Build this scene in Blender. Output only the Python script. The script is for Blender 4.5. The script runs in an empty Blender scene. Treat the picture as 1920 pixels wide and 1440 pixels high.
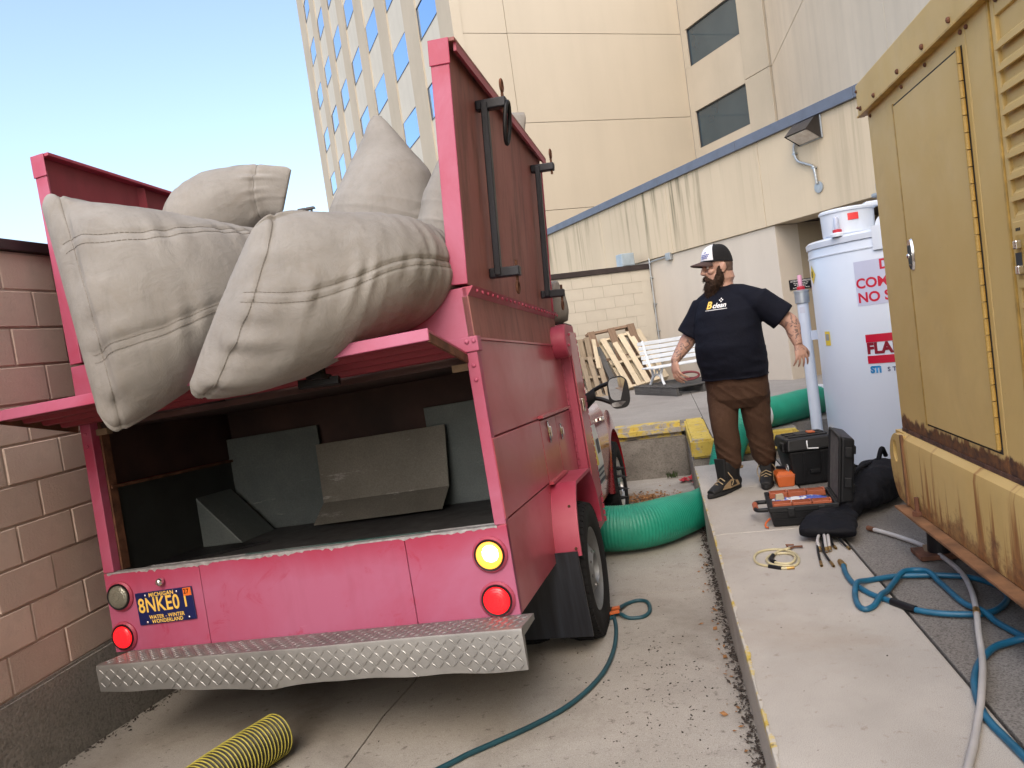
import bpy, bmesh, math, random
import numpy as np
from mathutils import Vector, Matrix, Euler
random.seed(7); RNG = np.random.default_rng(7)
sc = bpy.context.scene
COL = sc.collection

# ---------------------------------------------------------------- camera
cd = bpy.data.cameras.new('camera'); cam = bpy.data.objects.new('camera', cd); COL.objects.link(cam)
cam.matrix_world = Matrix(((0.97297, 0.12635, 0.19334, 0.0), (0.18279, 0.08622, -0.97945, 0.0),
                           (-0.14013, 0.98833, 0.06086, 1.36), (0, 0, 0, 1)))
cam.matrix_world = Matrix.Translation((0, 0, 1.36)) @ cam.matrix_world.to_quaternion().normalized().to_matrix().to_4x4()
cd.sensor_width = 36; cd.lens = 26.62; cd.clip_start = 0.05; cd.clip_end = 2000
sc.camera = cam

# ---------------------------------------------------------------- light: open shade, broad soft light from above, left and behind the camera
SUN_EL, SUN_AZ = math.radians(44.0), math.radians(176.0)       # azimuth clockwise from +Y
w = bpy.data.worlds.new('World'); sc.world = w; w.use_nodes = True
nt = w.node_tree; nt.nodes.clear()
sky = nt.nodes.new('ShaderNodeTexSky'); sky.sky_type = 'NISHITA'; sky.sun_disc = False
sky.sun_elevation = SUN_EL; sky.sun_rotation = SUN_AZ
sky.air_density = 1.0; sky.dust_density = 3.2; sky.ozone_density = 0.0
bg = nt.nodes.new('ShaderNodeBackground'); bg.inputs['Strength'].default_value = 0.15
ow = nt.nodes.new('ShaderNodeOutputWorld')
nt.links.new(sky.outputs[0], bg.inputs[0]); nt.links.new(bg.outputs[0], ow.inputs[0])
sl = bpy.data.lights.new('sun', 'SUN'); sl.energy = 0.75; sl.angle = math.radians(140); sl.color = (1.0, 0.975, 0.955)
so = bpy.data.objects.new('sun', sl); COL.objects.link(so)
sd = Vector((math.sin(SUN_AZ) * math.cos(SUN_EL), math.cos(SUN_AZ) * math.cos(SUN_EL), math.sin(SUN_EL)))
so.rotation_euler = sd.to_track_quat('Z', 'Y').to_euler(); so.location = (30, -10, 40)
vs = sc.view_settings; vs.view_transform = 'Standard'; vs.look = 'None'; vs.exposure = 1.26; vs.gamma = 1.0
try: vs.use_curve_mapping = False
except Exception: pass
sc.cycles.max_bounces = 8; sc.cycles.diffuse_bounces = 4; sc.cycles.glossy_bounces = 4
sc.cycles.transmission_bounces = 4; sc.cycles.caustics_reflective = False; sc.cycles.caustics_refractive = False
sc.cycles.sample_clamp_indirect = 6.0
sc.cycles.use_denoising = True

# ---------------------------------------------------------------- small maths helpers
def V(*a): return Vector(a if len(a) > 1 else a[0])
def R(d): return math.radians(d)
def nvec(a): a = np.asarray(a, float); return a / (np.linalg.norm(a) + 1e-12)
_LAT = RNG.random((64, 64, 64)).astype(np.float32)
def vnoise(p):
    """smooth value noise, p (N,3) -> about -1..1"""
    p = np.asarray(p, float); i = np.floor(p).astype(int); f = p - i; f = f * f * (3 - 2 * f); o = 0
    for dx in (0, 1):
        for dy in (0, 1):
            for dz in (0, 1):
                wgt = (f[:, 0] if dx else 1 - f[:, 0]) * (f[:, 1] if dy else 1 - f[:, 1]) * (f[:, 2] if dz else 1 - f[:, 2])
                o = o + wgt * _LAT[(i[:, 0] + dx) % 64, (i[:, 1] + dy) % 64, (i[:, 2] + dz) % 64]
    return o * 2 - 1
def fbm(p, oct=3):
    p = np.asarray(p, float); s = 0; a = 1.0
    for k in range(oct): s = s + a * vnoise(p * 2 ** k + 17.3 * k); a *= .5
    return s
def spline(pts, n):
    """Catmull-Rom through pts, n samples, about even"""
    P = np.asarray(pts, float); P = np.vstack([2 * P[0] - P[1], P, 2 * P[-1] - P[-2]]); out = []
    for k in range(1, len(P) - 2):
        for t in np.linspace(0, 1, 24, endpoint=False):
            a, b, c, d = P[k - 1:k + 3]
            out.append(.5 * (2 * b + (c - a) * t + (2 * a - 5 * b + 4 * c - d) * t * t + (3 * b - a - 3 * c + d) * t ** 3))
    out.append(P[-2]); out = np.array(out)
    L = np.concatenate([[0], np.cumsum(np.linalg.norm(np.diff(out, axis=0), axis=1))])
    s = np.linspace(0, L[-1], n)
    return np.stack([np.interp(s, L, out[:, k]) for k in range(out.shape[1])], 1)

# ---------------------------------------------------------------- mesh builder
class MB:
    def __init__(s): s.v = []; s.f = []; s.n = 0
    def add(s, verts, faces):
        o = s.n; verts = [tuple(map(float, q)) for q in verts]
        s.v += verts; s.n += len(verts); s.f += [tuple(o + i for i in f) for f in faces]; return s
    def hexa(s, p): # 4 bottom ccw, 4 top ccw
        return s.add(p, [(0, 3, 2, 1), (4, 5, 6, 7), (0, 1, 5, 4), (1, 2, 6, 5), (2, 3, 7, 6), (3, 0, 4, 7)])
    def box(s, lo, hi, M=None):
        x0, y0, z0 = lo; x1, y1, z1 = hi
        p = [(x0, y0, z0), (x1, y0, z0), (x1, y1, z0), (x0, y1, z0), (x0, y0, z1), (x1, y0, z1), (x1, y1, z1), (x0, y1, z1)]
        if M is not None: p = [tuple(M @ Vector(q)) for q in p]
        return s.hexa(p)
    def cbox(s, c, d, rot=None):
        M = Matrix.Translation(c)
        if rot is not None: M = M @ (rot if isinstance(rot, Matrix) else Euler(rot).to_matrix().to_4x4())
        return s.box((-d[0] / 2, -d[1] / 2, -d[2] / 2), (d[0] / 2, d[1] / 2, d[2] / 2), M)
    def bar(s, a, b, wd, th, up=(0, 0, 1)):
        a = np.array(a, float); b = np.array(b, float); d = nvec(b - a); sd_ = np.cross(d, up)
        if np.linalg.norm(sd_) < 1e-4: sd_ = np.cross(d, (1, 0, 0))
        sd_ = nvec(sd_); u = np.cross(sd_, d); p = []
        for q in (a, b):
            for i, j in ((-1, -1), (1, -1), (1, 1), (-1, 1)): p.append(q + sd_ * i * wd / 2 + u * j * th / 2)
        return s.hexa(p)
    def prism(s, poly, off):
        """poly: 3D points (ccw seen from +off), off: extrusion vector"""
        n = len(poly); a = [tuple(q) for q in poly]; off = np.array(off, float); b = [tuple(np.array(q) + off) for q in poly]
        return s.add(a + b, [tuple(range(n))[::-1], tuple(range(n, 2 * n))] + [(i, (i + 1) % n, n + (i + 1) % n, n + i) for i in range(n)])
    def grid(s, P, flip=False, wrap=False):
        P = np.asarray(P); a, b = P.shape[:2]; f = []
        for i in range(a - 1):
            for j in range(b if wrap else b - 1):
                q = (i * b + j, i * b + (j + 1) % b, (i + 1) * b + (j + 1) % b, (i + 1) * b + j)
                f.append(q[::-1] if flip else q)
        return s.add(P.reshape(-1, 3), f)
    def tube(s, pts, r, n=10, caps=True, sq=None):
        P = np.asarray(pts, float); m = len(P); r = np.broadcast_to(np.asarray(r, float), (m,))
        T = np.gradient(P, axis=0); T /= (np.linalg.norm(T, axis=1)[:, None] + 1e-12)
        u = np.cross(T[0], (0, 0, 1.)); u = nvec(u) if np.linalg.norm(u) > 1e-3 else np.array([1., 0, 0])
        ang = np.linspace(0, 2 * np.pi, n, endpoint=False); rings = []
        for k in range(m):
            u = nvec(u - T[k] * (u @ T[k])); vv = np.cross(T[k], u)
            ring = P[k] + r[k] * (np.cos(ang)[:, None] * u + np.sin(ang)[:, None] * vv)
            if sq is not None: ring[:, 2] = P[k][2] + (ring[:, 2] - P[k][2]) * sq
            rings.append(ring)
        o = s.n; s.grid(np.array(rings), flip=True, wrap=True)
        if caps: s.f += [tuple(o + j for j in range(n)), tuple(o + (m - 1) * n + j for j in range(n))[::-1]]
        return s
    def cyl(s, a, b, r0, r1=None, n=20): return s.tube([a, b], [r0, r0 if r1 is None else r1], n)
    def lathe(s, prof, n=32, M=None, caps=True):
        ang = np.linspace(0, 2 * np.pi, n, endpoint=False)
        P = np.array([[(r * math.cos(a), r * math.sin(a), z) for a in ang] for r, z in prof])
        if M is not None:
            M3 = np.array(M.to_3x3()); t = np.array(M.to_translation()); P = P @ M3.T + t
        o = s.n; s.grid(P, flip=False, wrap=True); m = len(prof)
        s.f = s.f
        if caps: s.f += [tuple(o + j for j in range(n))[::-1], tuple(o + (m - 1) * n + j for j in range(n))]
        return s
    def ball(s, c, r, n=16, M=None):
        c = np.array(c, float); r = np.broadcast_to(np.asarray(r, float), (3,)); th = np.linspace(0, np.pi, n // 2 + 1)
        ang = np.linspace(0, 2 * np.pi, n, endpoint=False)
        P = np.array([[(math.sin(t) * math.cos(a), math.sin(t) * math.sin(a), -math.cos(t)) for a in ang] for t in th]) * r
        if M is not None: P = P @ np.array(M.to_3x3()).T
        return s.grid(P + c, wrap=True)
    def loft(s, secs, n=24, caps=True):
        """secs: list of (center, axis_u*ru, axis_v*rv[, power])"""
        ang = np.linspace(0, 2 * np.pi, n, endpoint=False); rings = []
        for q in secs:
            c, a, b = [np.array(t, float) for t in q[:3]]; pw = q[3] if len(q) > 3 else 1.0
            cs, sn = np.cos(ang), np.sin(ang)
            cs = np.sign(cs) * np.abs(cs) ** pw; sn = np.sign(sn) * np.abs(sn) ** pw
            rings.append(c + cs[:, None] * a + sn[:, None] * b)
        o = s.n; m = len(secs); s.grid(np.array(rings), wrap=True)
        if caps: s.f += [tuple(o + j for j in range(n))[::-1], tuple(o + (m - 1) * n + j for j in range(n))]
        return s
    def mesh(s, name):
        me = bpy.data.meshes.new(name); me.from_pydata(s.v, [], s.f); me.update(); return me
    def build(s, name, mat, parent=None, smooth=None, bevel=0, seg=2, fix=True, M=None):
        me = s.mesh(name)
        if fix:
            bm = bmesh.new(); bm.from_mesh(me); bmesh.ops.remove_doubles(bm, verts=bm.verts, dist=1e-6)
            bmesh.ops.recalc_face_normals(bm, faces=bm.faces); bm.to_mesh(me); bm.free()
        return link(name, me, mat, parent, smooth, bevel, seg, M)
def link(name, me, mat, parent=None, smooth=None, bevel=0, seg=2, M=None):
    o = bpy.data.objects.new(name, me); COL.objects.link(o)
    if mat is not None and not me.materials: me.materials.append(mat)
    if smooth is not None:
        me.shade_smooth()
        if smooth < 180: me.set_sharp_from_angle(angle=R(smooth))
    if parent is not None: o.parent = parent
    if M is not None: o.matrix_local = M
    if bevel:
        b = o.modifiers.new('bevel', 'BEVEL'); b.width = bevel; b.segments = seg; b.limit_method = 'ANGLE'; b.angle_limit = R(40)
    return o
def thing(name, label, cat, M=None, group=None):
    o = bpy.data.objects.new(name, None); COL.objects.link(o); o.empty_display_size = .1
    if M is not None: o.matrix_world = M if isinstance(M, Matrix) else Matrix.Translation(M)
    return tag(o, label, cat, group)
def tag(o, label, cat, group=None):
    o['label'] = label; o['category'] = cat
    if group: o['group'] = group
    return o
def struct(o): o['kind'] = 'structure'; return o
def stuff(o): o['kind'] = 'stuff'; return o
def copy_tree(o, parent=None):
    c = o.copy(); COL.objects.link(c)
    if parent is not None: c.parent = parent
    for ch in list(o.children): copy_tree(ch, c)
    return c
def text_mesh(body, size, shear=0.0, bold=0.0, depth=0.0, align='CENTER', spacing=1.0):
    cu = bpy.data.curves.new('lettering', 'FONT'); cu.body = body; cu.size = size; cu.shear = shear; cu.offset = bold
    cu.extrude = depth; cu.align_x = align; cu.align_y = 'CENTER'; cu.space_character = spacing; cu.resolution_u = 4
    t = bpy.data.objects.new('lettering', cu); COL.objects.link(t)
    dg = bpy.context.evaluated_depsgraph_get(); me = bpy.data.meshes.new_from_object(t.evaluated_get(dg))
    bpy.data.objects.remove(t); bpy.data.curves.remove(cu); me.name = 'lettering'; me.materials.clear(); return me
def frame_M(o, x, y):
    """matrix with local x, y along the given directions and z = x cross y"""
    x = Vector(x).normalized(); y = Vector(y); y = (y - x * y.dot(x)).normalized(); z = x.cross(y)
    return Matrix(((x[0], y[0], z[0], o[0]), (x[1], y[1], z[1], o[1]), (x[2], y[2], z[2], o[2]), (0, 0, 0, 1)))
def voxel(mb, name, mat, parent, size, smooth_it=6, fn=None, M=None, fac=.5):
    """overlapping closed shapes fused into one continuous skin"""
    me = mb.mesh(name); o = bpy.data.objects.new(name, me); COL.objects.link(o)
    r = o.modifiers.new('remesh', 'REMESH'); r.mode = 'VOXEL'; r.voxel_size = size
    if smooth_it: sm = o.modifiers.new('smooth', 'SMOOTH'); sm.factor = fac; sm.iterations = smooth_it
    dg = bpy.context.evaluated_depsgraph_get(); m2 = bpy.data.meshes.new_from_object(o.evaluated_get(dg))
    bpy.data.objects.remove(o); bpy.data.meshes.remove(me); m2.name = name; m2.materials.clear()
    if fn is not None:
        n = len(m2.vertices); co = np.empty(n * 3, np.float32); m2.vertices.foreach_get('co', co); co = co.reshape(-1, 3)
        no = np.empty(n * 3, np.float32); m2.vertices.foreach_get('normal', no); no = no.reshape(-1, 3)
        co = fn(co.astype(float), no.astype(float)).astype(np.float32); m2.vertices.foreach_set('co', co.ravel()); m2.update()
    return link(name, m2, mat, parent, smooth=180, M=M)
# ---------------------------------------------------------------- materials (all procedural)
class NT:
    def __init__(s, name):
        s.m = bpy.data.materials.new(name); s.m.use_nodes = True; s.t = s.m.node_tree
        s.p = s.t.nodes['Principled BSDF']; s.co = s.t.nodes.new('ShaderNodeTexCoord'); s.geo = None
    def n(s, t): return s.t.nodes.new(t)
    def l(s, a, b): s.t.links.new(a, b); return a
    def put(s, sock, v):
        if hasattr(v, 'is_output') or isinstance(v, bpy.types.NodeSocket): s.l(v, sock)
        else:
            if isinstance(v, (tuple, list)) and len(v) == 3 and sock.type == 'RGBA': v = (*v, 1)
            sock.default_value = v
    def coord(s, scale=(1, 1, 1), rot=(0, 0, 0), which='Object', loc=(0, 0, 0)):
        mp = s.n('ShaderNodeMapping'); s.l(s.co.outputs[which], mp.inputs[0])
        mp.inputs['Scale'].default_value = scale; mp.inputs['Rotation'].default_value = rot; mp.inputs['Location'].default_value = loc
        return mp.outputs[0]
    def noise(s, scale=5, detail=4, rough=.55, co=None, dist=0.0):
        q = s.n('ShaderNodeTexNoise'); q.inputs['Scale'].default_value = scale; q.inputs['Detail'].default_value = detail
        q.inputs['Roughness'].default_value = rough; q.inputs['Distortion'].default_value = dist
        s.l(co if co is not None else s.co.outputs['Object'], q.inputs['Vector']); return q.outputs['Fac']
    def vor(s, scale=5, co=None, feat='F1', out='Distance', rnd=1.0):
        q = s.n('ShaderNodeTexVoronoi'); q.feature = feat; q.inputs['Scale'].default_value = scale; q.inputs['Randomness'].default_value = rnd
        s.l(co if co is not None else s.co.outputs['Object'], q.inputs['Vector']); return q.outputs[out]
    def ramp(s, fac, *stops):
        r = s.n('ShaderNodeValToRGB'); e = r.color_ramp.elements
        while len(e) < len(stops): e.new(0.5)
        for k, (pos, c) in enumerate(stops):
            if not isinstance(c, (tuple, list)): c = (c, c, c)
            e[k].position = pos; e[k].color = (*c[:3], 1)
        s.l(fac, r.inputs[0]); return r.outputs[0]
    def mix(s, fac, a, b, mode='MIX'):
        m = s.n('ShaderNodeMix'); m.data_type = 'RGBA'; m.blend_type = mode; m.clamp_result = False
        s.put(m.inputs[0], fac); s.put(m.inputs[6], a); s.put(m.inputs[7], b); return m.outputs[2]
    def math(s, op, a, b=0.0, clamp=False):
        m = s.n('ShaderNodeMath'); m.operation = op; m.use_clamp = clamp; s.put(m.inputs[0], a); s.put(m.inputs[1], b); return m.outputs[0]
    def sep(s, which='Object'):
        q = s.n('ShaderNodeSeparateXYZ'); s.l(s.co.outputs[which] if isinstance(which, str) else which, q.inputs[0]); return q.outputs
    def rand(s):
        q = s.n('ShaderNodeObjectInfo'); return q.outputs['Random']
    def bump(s, h, strength=.3, dist=.01, prev=None):
        b = s.n('ShaderNodeBump'); b.inputs['Strength'].default_value = strength; b.inputs['Distance'].default_value = dist
        s.l(h, b.inputs['Height'])
        if prev is not None: s.l(prev, b.inputs['Normal'])
        s.l(b.outputs[0], s.p.inputs['Normal']); return b.outputs[0]
    def fin(s, col, rough=.6, metal=0.0, spec=.5, coat=0.0, emit=None, estr=1.0):
        s.put(s.p.inputs['Base Color'], col); s.put(s.p.inputs['Roughness'], rough); s.put(s.p.inputs['Metallic'], metal)
        s.p.inputs['Specular IOR Level'].default_value = spec
        if coat: s.p.inputs['Coat Weight'].default_value = coat; s.p.inputs['Coat Roughness'].default_value = .08
        if emit: s.put(s.p.inputs['Emission Color'], emit); s.p.inputs['Emission Strength'].default_value = estr
        return s.m
def simple(name, col, rough=.6, metal=0.0, var=.12, scale=6.0, bump=0.0, bscale=60, spec=.5, coat=0.0, objrand=0.0):
    k = NT(name); c0 = tuple(x * (1 - var) for x in col); c1 = tuple(min(1, x * (1 + var)) for x in col)
    c = k.ramp(k.noise(scale, 5), (.32, c0), (.68, c1))
    if objrand:
        f = k.ramp(k.rand(), (0, 1 - objrand), (1, 1 + objrand)); c = k.mix(1.0, c, f, 'MULTIPLY')
    if bump: k.bump(k.noise(bscale, 4), bump, .004)
    rr = k.math('ADD', k.math('MULTIPLY', k.noise(scale * 2.3, 3), .2), rough - .1)
    return k.fin(c, rr, metal, spec, coat)
def m_concrete(name, a, b, speck=.5, stain=(.16, .13, .10), stain_amt=.35, grit=160, white=0.0, bumpy=.35):
    k = NT(name)
    c = k.ramp(k.noise(1.3, 6, .6), (.30, a), (.70, b))
    c = k.mix(k.math('MULTIPLY', k.ramp(k.noise(grit, 3, .7), (.36, 1.0), (.55, 0.0)), speck), c, tuple(x * .42 for x in a))
    if white: c = k.mix(k.math('MULTIPLY', k.ramp(k.vor(95), (.08, 1.0), (.20, 0.0)), white), c, (.55, .54, .52))
    c = k.mix(k.math('MULTIPLY', k.ramp(k.noise(.9, 7, .66, dist=.4), (.50, 0.0), (.72, 1.0)), stain_amt), c, stain)
    c = k.mix(k.math('MULTIPLY', k.ramp(k.noise(22, 5, .7), (.60, 0.0), (.70, 1.0)), stain_amt * .9), c, tuple(x * .7 for x in stain))
    h = k.math('ADD', k.noise(grit, 3, .7), k.math('MULTIPLY', k.noise(9, 4), .8)); k.bump(h, bumpy, .006)
    return k.fin(c, k.ramp(k.noise(3, 4), (.3, .72), (.7, .9)), 0, .3)
def m_stucco(name, col, streak=0.0, streakcol=(.12, .115, .07), grain=70, var=.08, zmul=1.0, blotch=.25):
    k = NT(name); c0 = tuple(x * (1 - var) for x in col); c1 = tuple(x * (1 + var) for x in col)
    c = k.ramp(k.noise(.35, 6, .6), (.3, c0), (.7, c1))
    c = k.mix(k.math('MULTIPLY', k.ramp(k.noise(1.0, 5, .6, co=k.coord((1.6, 1.6, .16))), (.45, 0.0), (.75, 1.0)), blotch), c, tuple(x * .68 for x in col))
    if streak:
        x, y, z = k.sep()
        st = k.ramp(k.noise(1.0, 6, .68, co=k.coord((6.0, 6.0, .22))), (.50, 0.0), (.70, 1.0))
        big = k.ramp(k.noise(.55, 3, .5, co=k.coord((1, 1, .1))), (.40, 0.0), (.58, 1.0))
        down = k.ramp(k.math('MULTIPLY', z, zmul), (.60, 0.0), (.99, 1.0))
        msk = k.math('MULTIPLY', k.math('MULTIPLY', st, big), k.math('MULTIPLY', down, streak), True)
        c = k.mix(msk, c, streakcol)
    k.bump(k.noise(grain, 4, .65), .25, .006)
    return k.fin(c, .85, 0, .25)
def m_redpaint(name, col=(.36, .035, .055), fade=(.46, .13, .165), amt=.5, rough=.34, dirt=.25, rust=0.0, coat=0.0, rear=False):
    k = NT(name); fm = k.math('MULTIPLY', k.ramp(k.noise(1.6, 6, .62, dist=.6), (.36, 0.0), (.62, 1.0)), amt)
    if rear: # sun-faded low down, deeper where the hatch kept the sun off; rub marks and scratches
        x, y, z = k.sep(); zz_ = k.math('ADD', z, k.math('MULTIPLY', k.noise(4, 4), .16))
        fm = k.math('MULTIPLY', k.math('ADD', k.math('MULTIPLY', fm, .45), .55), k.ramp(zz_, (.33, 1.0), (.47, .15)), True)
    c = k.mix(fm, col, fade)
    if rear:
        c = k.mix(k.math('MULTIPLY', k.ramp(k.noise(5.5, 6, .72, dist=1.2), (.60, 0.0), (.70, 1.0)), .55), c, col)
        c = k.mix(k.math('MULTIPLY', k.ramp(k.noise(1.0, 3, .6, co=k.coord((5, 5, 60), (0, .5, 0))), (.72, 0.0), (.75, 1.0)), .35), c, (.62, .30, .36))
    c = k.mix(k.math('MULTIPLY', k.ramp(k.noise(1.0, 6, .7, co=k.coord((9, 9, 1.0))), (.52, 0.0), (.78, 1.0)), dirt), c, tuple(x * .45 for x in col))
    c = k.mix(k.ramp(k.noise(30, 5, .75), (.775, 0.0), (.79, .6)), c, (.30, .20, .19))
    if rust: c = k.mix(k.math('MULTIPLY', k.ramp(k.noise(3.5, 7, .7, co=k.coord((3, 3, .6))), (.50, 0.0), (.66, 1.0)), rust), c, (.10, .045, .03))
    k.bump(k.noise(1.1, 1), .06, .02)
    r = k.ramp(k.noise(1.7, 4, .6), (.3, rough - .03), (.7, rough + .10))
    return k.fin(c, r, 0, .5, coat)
# ================================================================ THE SETTING
U = Vector((-.5195, .8545, 0)); VV = Vector((.8545, .5195, 0)); ZZ = Vector((0, 0, 1))
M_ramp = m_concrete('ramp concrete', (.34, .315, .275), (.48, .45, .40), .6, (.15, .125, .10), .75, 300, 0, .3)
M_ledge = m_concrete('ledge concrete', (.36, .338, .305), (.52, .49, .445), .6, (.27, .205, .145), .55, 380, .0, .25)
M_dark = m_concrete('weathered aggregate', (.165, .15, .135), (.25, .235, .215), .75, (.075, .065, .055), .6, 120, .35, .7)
M_slab = m_concrete('upper slab concrete', (.25, .235, .22), (.33, .315, .295), .4, (.14, .125, .11), .35, 120, .1, .35)
M_oldc = m_concrete('old stained concrete', (.17, .155, .135), (.29, .27, .24), .45, (.05, .045, .035), .75, 60, .0, .8)
M_base = m_concrete('wall base concrete', (.22, .208, .188), (.34, .32, .29), .5, (.04, .038, .034), .6, 70, .0, .7)
M_earth = simple('earth', (.10, .09, .075), .95, var=.3, bump=.5)
M_gap = simple('joint dirt', (.025, .022, .018), .95)
def m_yellow(name, wear, bare=(.30, .285, .26)):
    k = NT(name)
    c = k.ramp(k.noise(5, 5), (.3, (.44, .32, .055)), (.7, (.56, .43, .10)))
    c = k.mix(k.ramp(k.noise(7, 7, .7, dist=.3), (.60 - wear * .25, 0.0), (.66 - wear * .22, 1.0)), c, bare)
    c = k.mix(k.math('MULTIPLY', k.ramp(k.noise(25, 5, .7), (.56, 0.0), (.66, 1.0)), .7), c, (.14, .10, .05))
    k.bump(k.noise(40, 5, .7), .6, .008); return k.fin(c, .75, 0, .3)
M_yel, M_yelw = m_yellow('yellow kerb paint', .15), m_yellow('worn yellow kerb paint', .55)

def gz(y):
    return float(np.interp(y, [-8, 2.4, 4.2, 8.6, 30], [.33, -.24, -.36, -.42, -.42]))
mb = MB(); mb.add([(-600, -600, -.75), (600, -600, -.75), (600, 600, -.75), (-600, 600, -.75)], [(0, 1, 2, 3)])
struct(mb.build('ground', M_earth))
# the ramp: slabs with real joints between them
root = struct(bpy.data.objects.new('ramp', None)); COL.objects.link(root)
def ramp_slab(x0, x1, y0, y1):
    ys = [y0] + [q for q in np.arange(-8, 9, .4) if y0 + .05 < q < y1 - .05] + [y1]; m = MB()
    rng = np.random.default_rng(int(abs(x0 * 100 + y0 * 10)))
    def edge(x, y): # joint edges wander a little
        return x + (.006 * math.sin(y * 9) + .008 * math.sin(y * 23 + 1) if abs(x + 1.445) < .02 else 0)
    m.grid([[(edge(x, y), y, gz(y)) for x in (x0, x1)] for y in ys], flip=True)
    m.grid([[(edge(x0, y), y, gz(y) - h) for y in ys] for h in (0, .12)]); m.grid([[(edge(x1, y), y, gz(y) - h) for y in ys] for h in (0, .12)])
    m.grid([[(x, y0, gz(y0) - h) for x in (x0, x1)] for h in (0, .12)]); m.grid([[(x, y1, gz(y1) - h) for x in (x0, x1)] for h in (0, .12)])
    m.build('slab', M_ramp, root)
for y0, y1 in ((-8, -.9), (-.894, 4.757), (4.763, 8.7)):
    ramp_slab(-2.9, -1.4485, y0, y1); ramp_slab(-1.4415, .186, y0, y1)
m = MB(); m.box((-3, -8, -.74), (.19, 8.7, -.70))
m.grid([[(x, y, gz(y) - .05) for x in (-2.9, .186)] for y in np.arange(-8, 8.8, .4)], flip=True); m.build('joint_filler', M_gap, root)
# the ledge the man stands on
root = struct(bpy.data.objects.new('ledge', None)); COL.objects.link(root)
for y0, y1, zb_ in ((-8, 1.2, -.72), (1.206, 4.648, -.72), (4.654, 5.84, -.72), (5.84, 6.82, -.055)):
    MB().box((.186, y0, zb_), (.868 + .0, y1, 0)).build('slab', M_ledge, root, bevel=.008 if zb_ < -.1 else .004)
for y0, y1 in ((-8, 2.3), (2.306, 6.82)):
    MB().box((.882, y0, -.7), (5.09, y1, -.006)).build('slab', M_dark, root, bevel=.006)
MB().box((.87, -8, -.7), (.88, 6.82, -.03)).build('joint_filler', M_gap, root)
M_line = m_yellow('worn yellow edge line', .80, (.46, .435, .39))
m = MB(); rng = np.random.default_rng(3); P = []
for y in np.arange(-1.5, 6.81, .035):
    P.append((y, .009 + .007 * rng.standard_normal() * .5 + .004 * math.sin(y * 11)))
m.grid([[(.1855, y, -.035), (.1835, y, -.004), (.186, y, .0035), (.186 + max(.004, q), y, .004)] for y, q in P]); m.build('edge_line', M_line, root, smooth=50)
# the raised slab behind the yellow step
root = struct(bpy.data.objects.new('pavement', None)); COL.objects.link(root)
MB().box((.40, 7.31, -.7), (1.16, 9.0, .168)).build('slab', M_slab, root)
MB().box((1.166, 7.62, -.7), (5.09, 9.0, .168)).build('slab', M_slab, root)
MB().box((1.17, 6.83, -.7), (5.09, 7.61, -.006)).build('slab', M_dark, root)
MB().box((.186, 5.84, -.7), (1.165, 7.30, -.42)).build('slab', M_dark, root)
MB().box((.40, 9.006, -.7), (5.09, 30, .168)).build('slab', M_slab, root)
MB().box((-9, 8.72, -.7), (.394, 30, .168)).build('slab', M_slab, root)
def rough_bar(name, lo, hi, mat, par, cell=.04, amp=.006, rnd=.02):
    lo = np.array(lo, float); hi = np.array(hi, float); bm = bmesh.new()
    mm = MB().box(lo, hi).mesh('t'); bm.from_mesh(mm); bpy.data.meshes.remove(mm)
    bmesh.ops.bevel(bm, geom=bm.edges[:], offset=rnd, segments=2, affect='EDGES')
    big = [e for e in bm.edges if e.calc_length() > cell * 2]
    for _ in range(6):
        big = [e for e in bm.edges if e.calc_length() > cell * 2]
        if not big: break
        bmesh.ops.subdivide_edges(bm, edges=big, cuts=1, use_grid_fill=True)
    bmesh.ops.triangulate(bm, faces=[f for f in bm.faces if len(f.verts) > 4])
    co = np.array([v.co[:] for v in bm.verts]); d = fbm(co * 9, 3) * amp
    bm.normal_update()
    for v_, q in zip(bm.verts, d): v_.co += v_.normal * float(q)
    me = bpy.data.meshes.new(name); bm.to_mesh(me); bm.free(); return link(name, me, mat, par, smooth=60)
rough_bar('kerb', (.188, 7.16, .0), (.395, 8.72, .172), M_yel, root); rough_bar('kerb_wall', (.187, 7.17, -.72), (.39, 8.44, -.002), M_oldc, root, cell=.06)
rough_bar('kerb', (.40, 7.16, .0), (1.16, 7.31, .173), M_yel, root); rough_bar('kerb_wall', (.392, 7.17, -.72), (1.155, 7.30, -.002), M_oldc, root, cell=.06)
rough_bar('kerb', (-4.2, 8.44, .03), (.186, 8.74, .178), M_yelw, root, rnd=.05, amp=.012)
rough_bar('dock_wall', (-4.2, 8.46, -.7), (.187, 8.70, .028), M_oldc, root, cell=.06, amp=.008)

# ---------------------------------------------------------------- block wall on the left
def m_block(name, a, b, dirt=.3, rng=.10):
    k = NT(name); c = k.ramp(k.noise(3, 5), (.3, a), (.7, b))
    c = k.mix(1.0, c, k.ramp(k.rand(), (0, 1 - rng), (1, 1 + rng)), 'MULTIPLY')
    c = k.mix(k.math('MULTIPLY', k.ramp(k.noise(2.2, 7, .7), (.52, 0.0), (.70, 1.0)), dirt), c, tuple(q * .4 for q in a))
    k.bump(k.noise(75, 5, .7), .55, .006); return k.fin(c, .88, 0, .25)
M_blk = m_block('painted split block', (.55, .43, .36), (.63, .51, .435), .30)
M_mort = simple('mortar', (.46, .37, .31), .95, bump=.3)
M_cap = simple('dark brown metal cap', (.035, .026, .026), .42, var=.2)
XW = -2.87
wall = thing('block_wall', 'tall pinkish brown painted block wall on a dark concrete base beside the truck', 'wall', (XW, 2.5, .14))
LX, LY, LZ = XW, 2.5, .14
bw, bh, gap = .32, .1765, .011
me = MB().box((-.03, 0, 0), (0, bw - gap, bh - gap)).mesh('brick')
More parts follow.
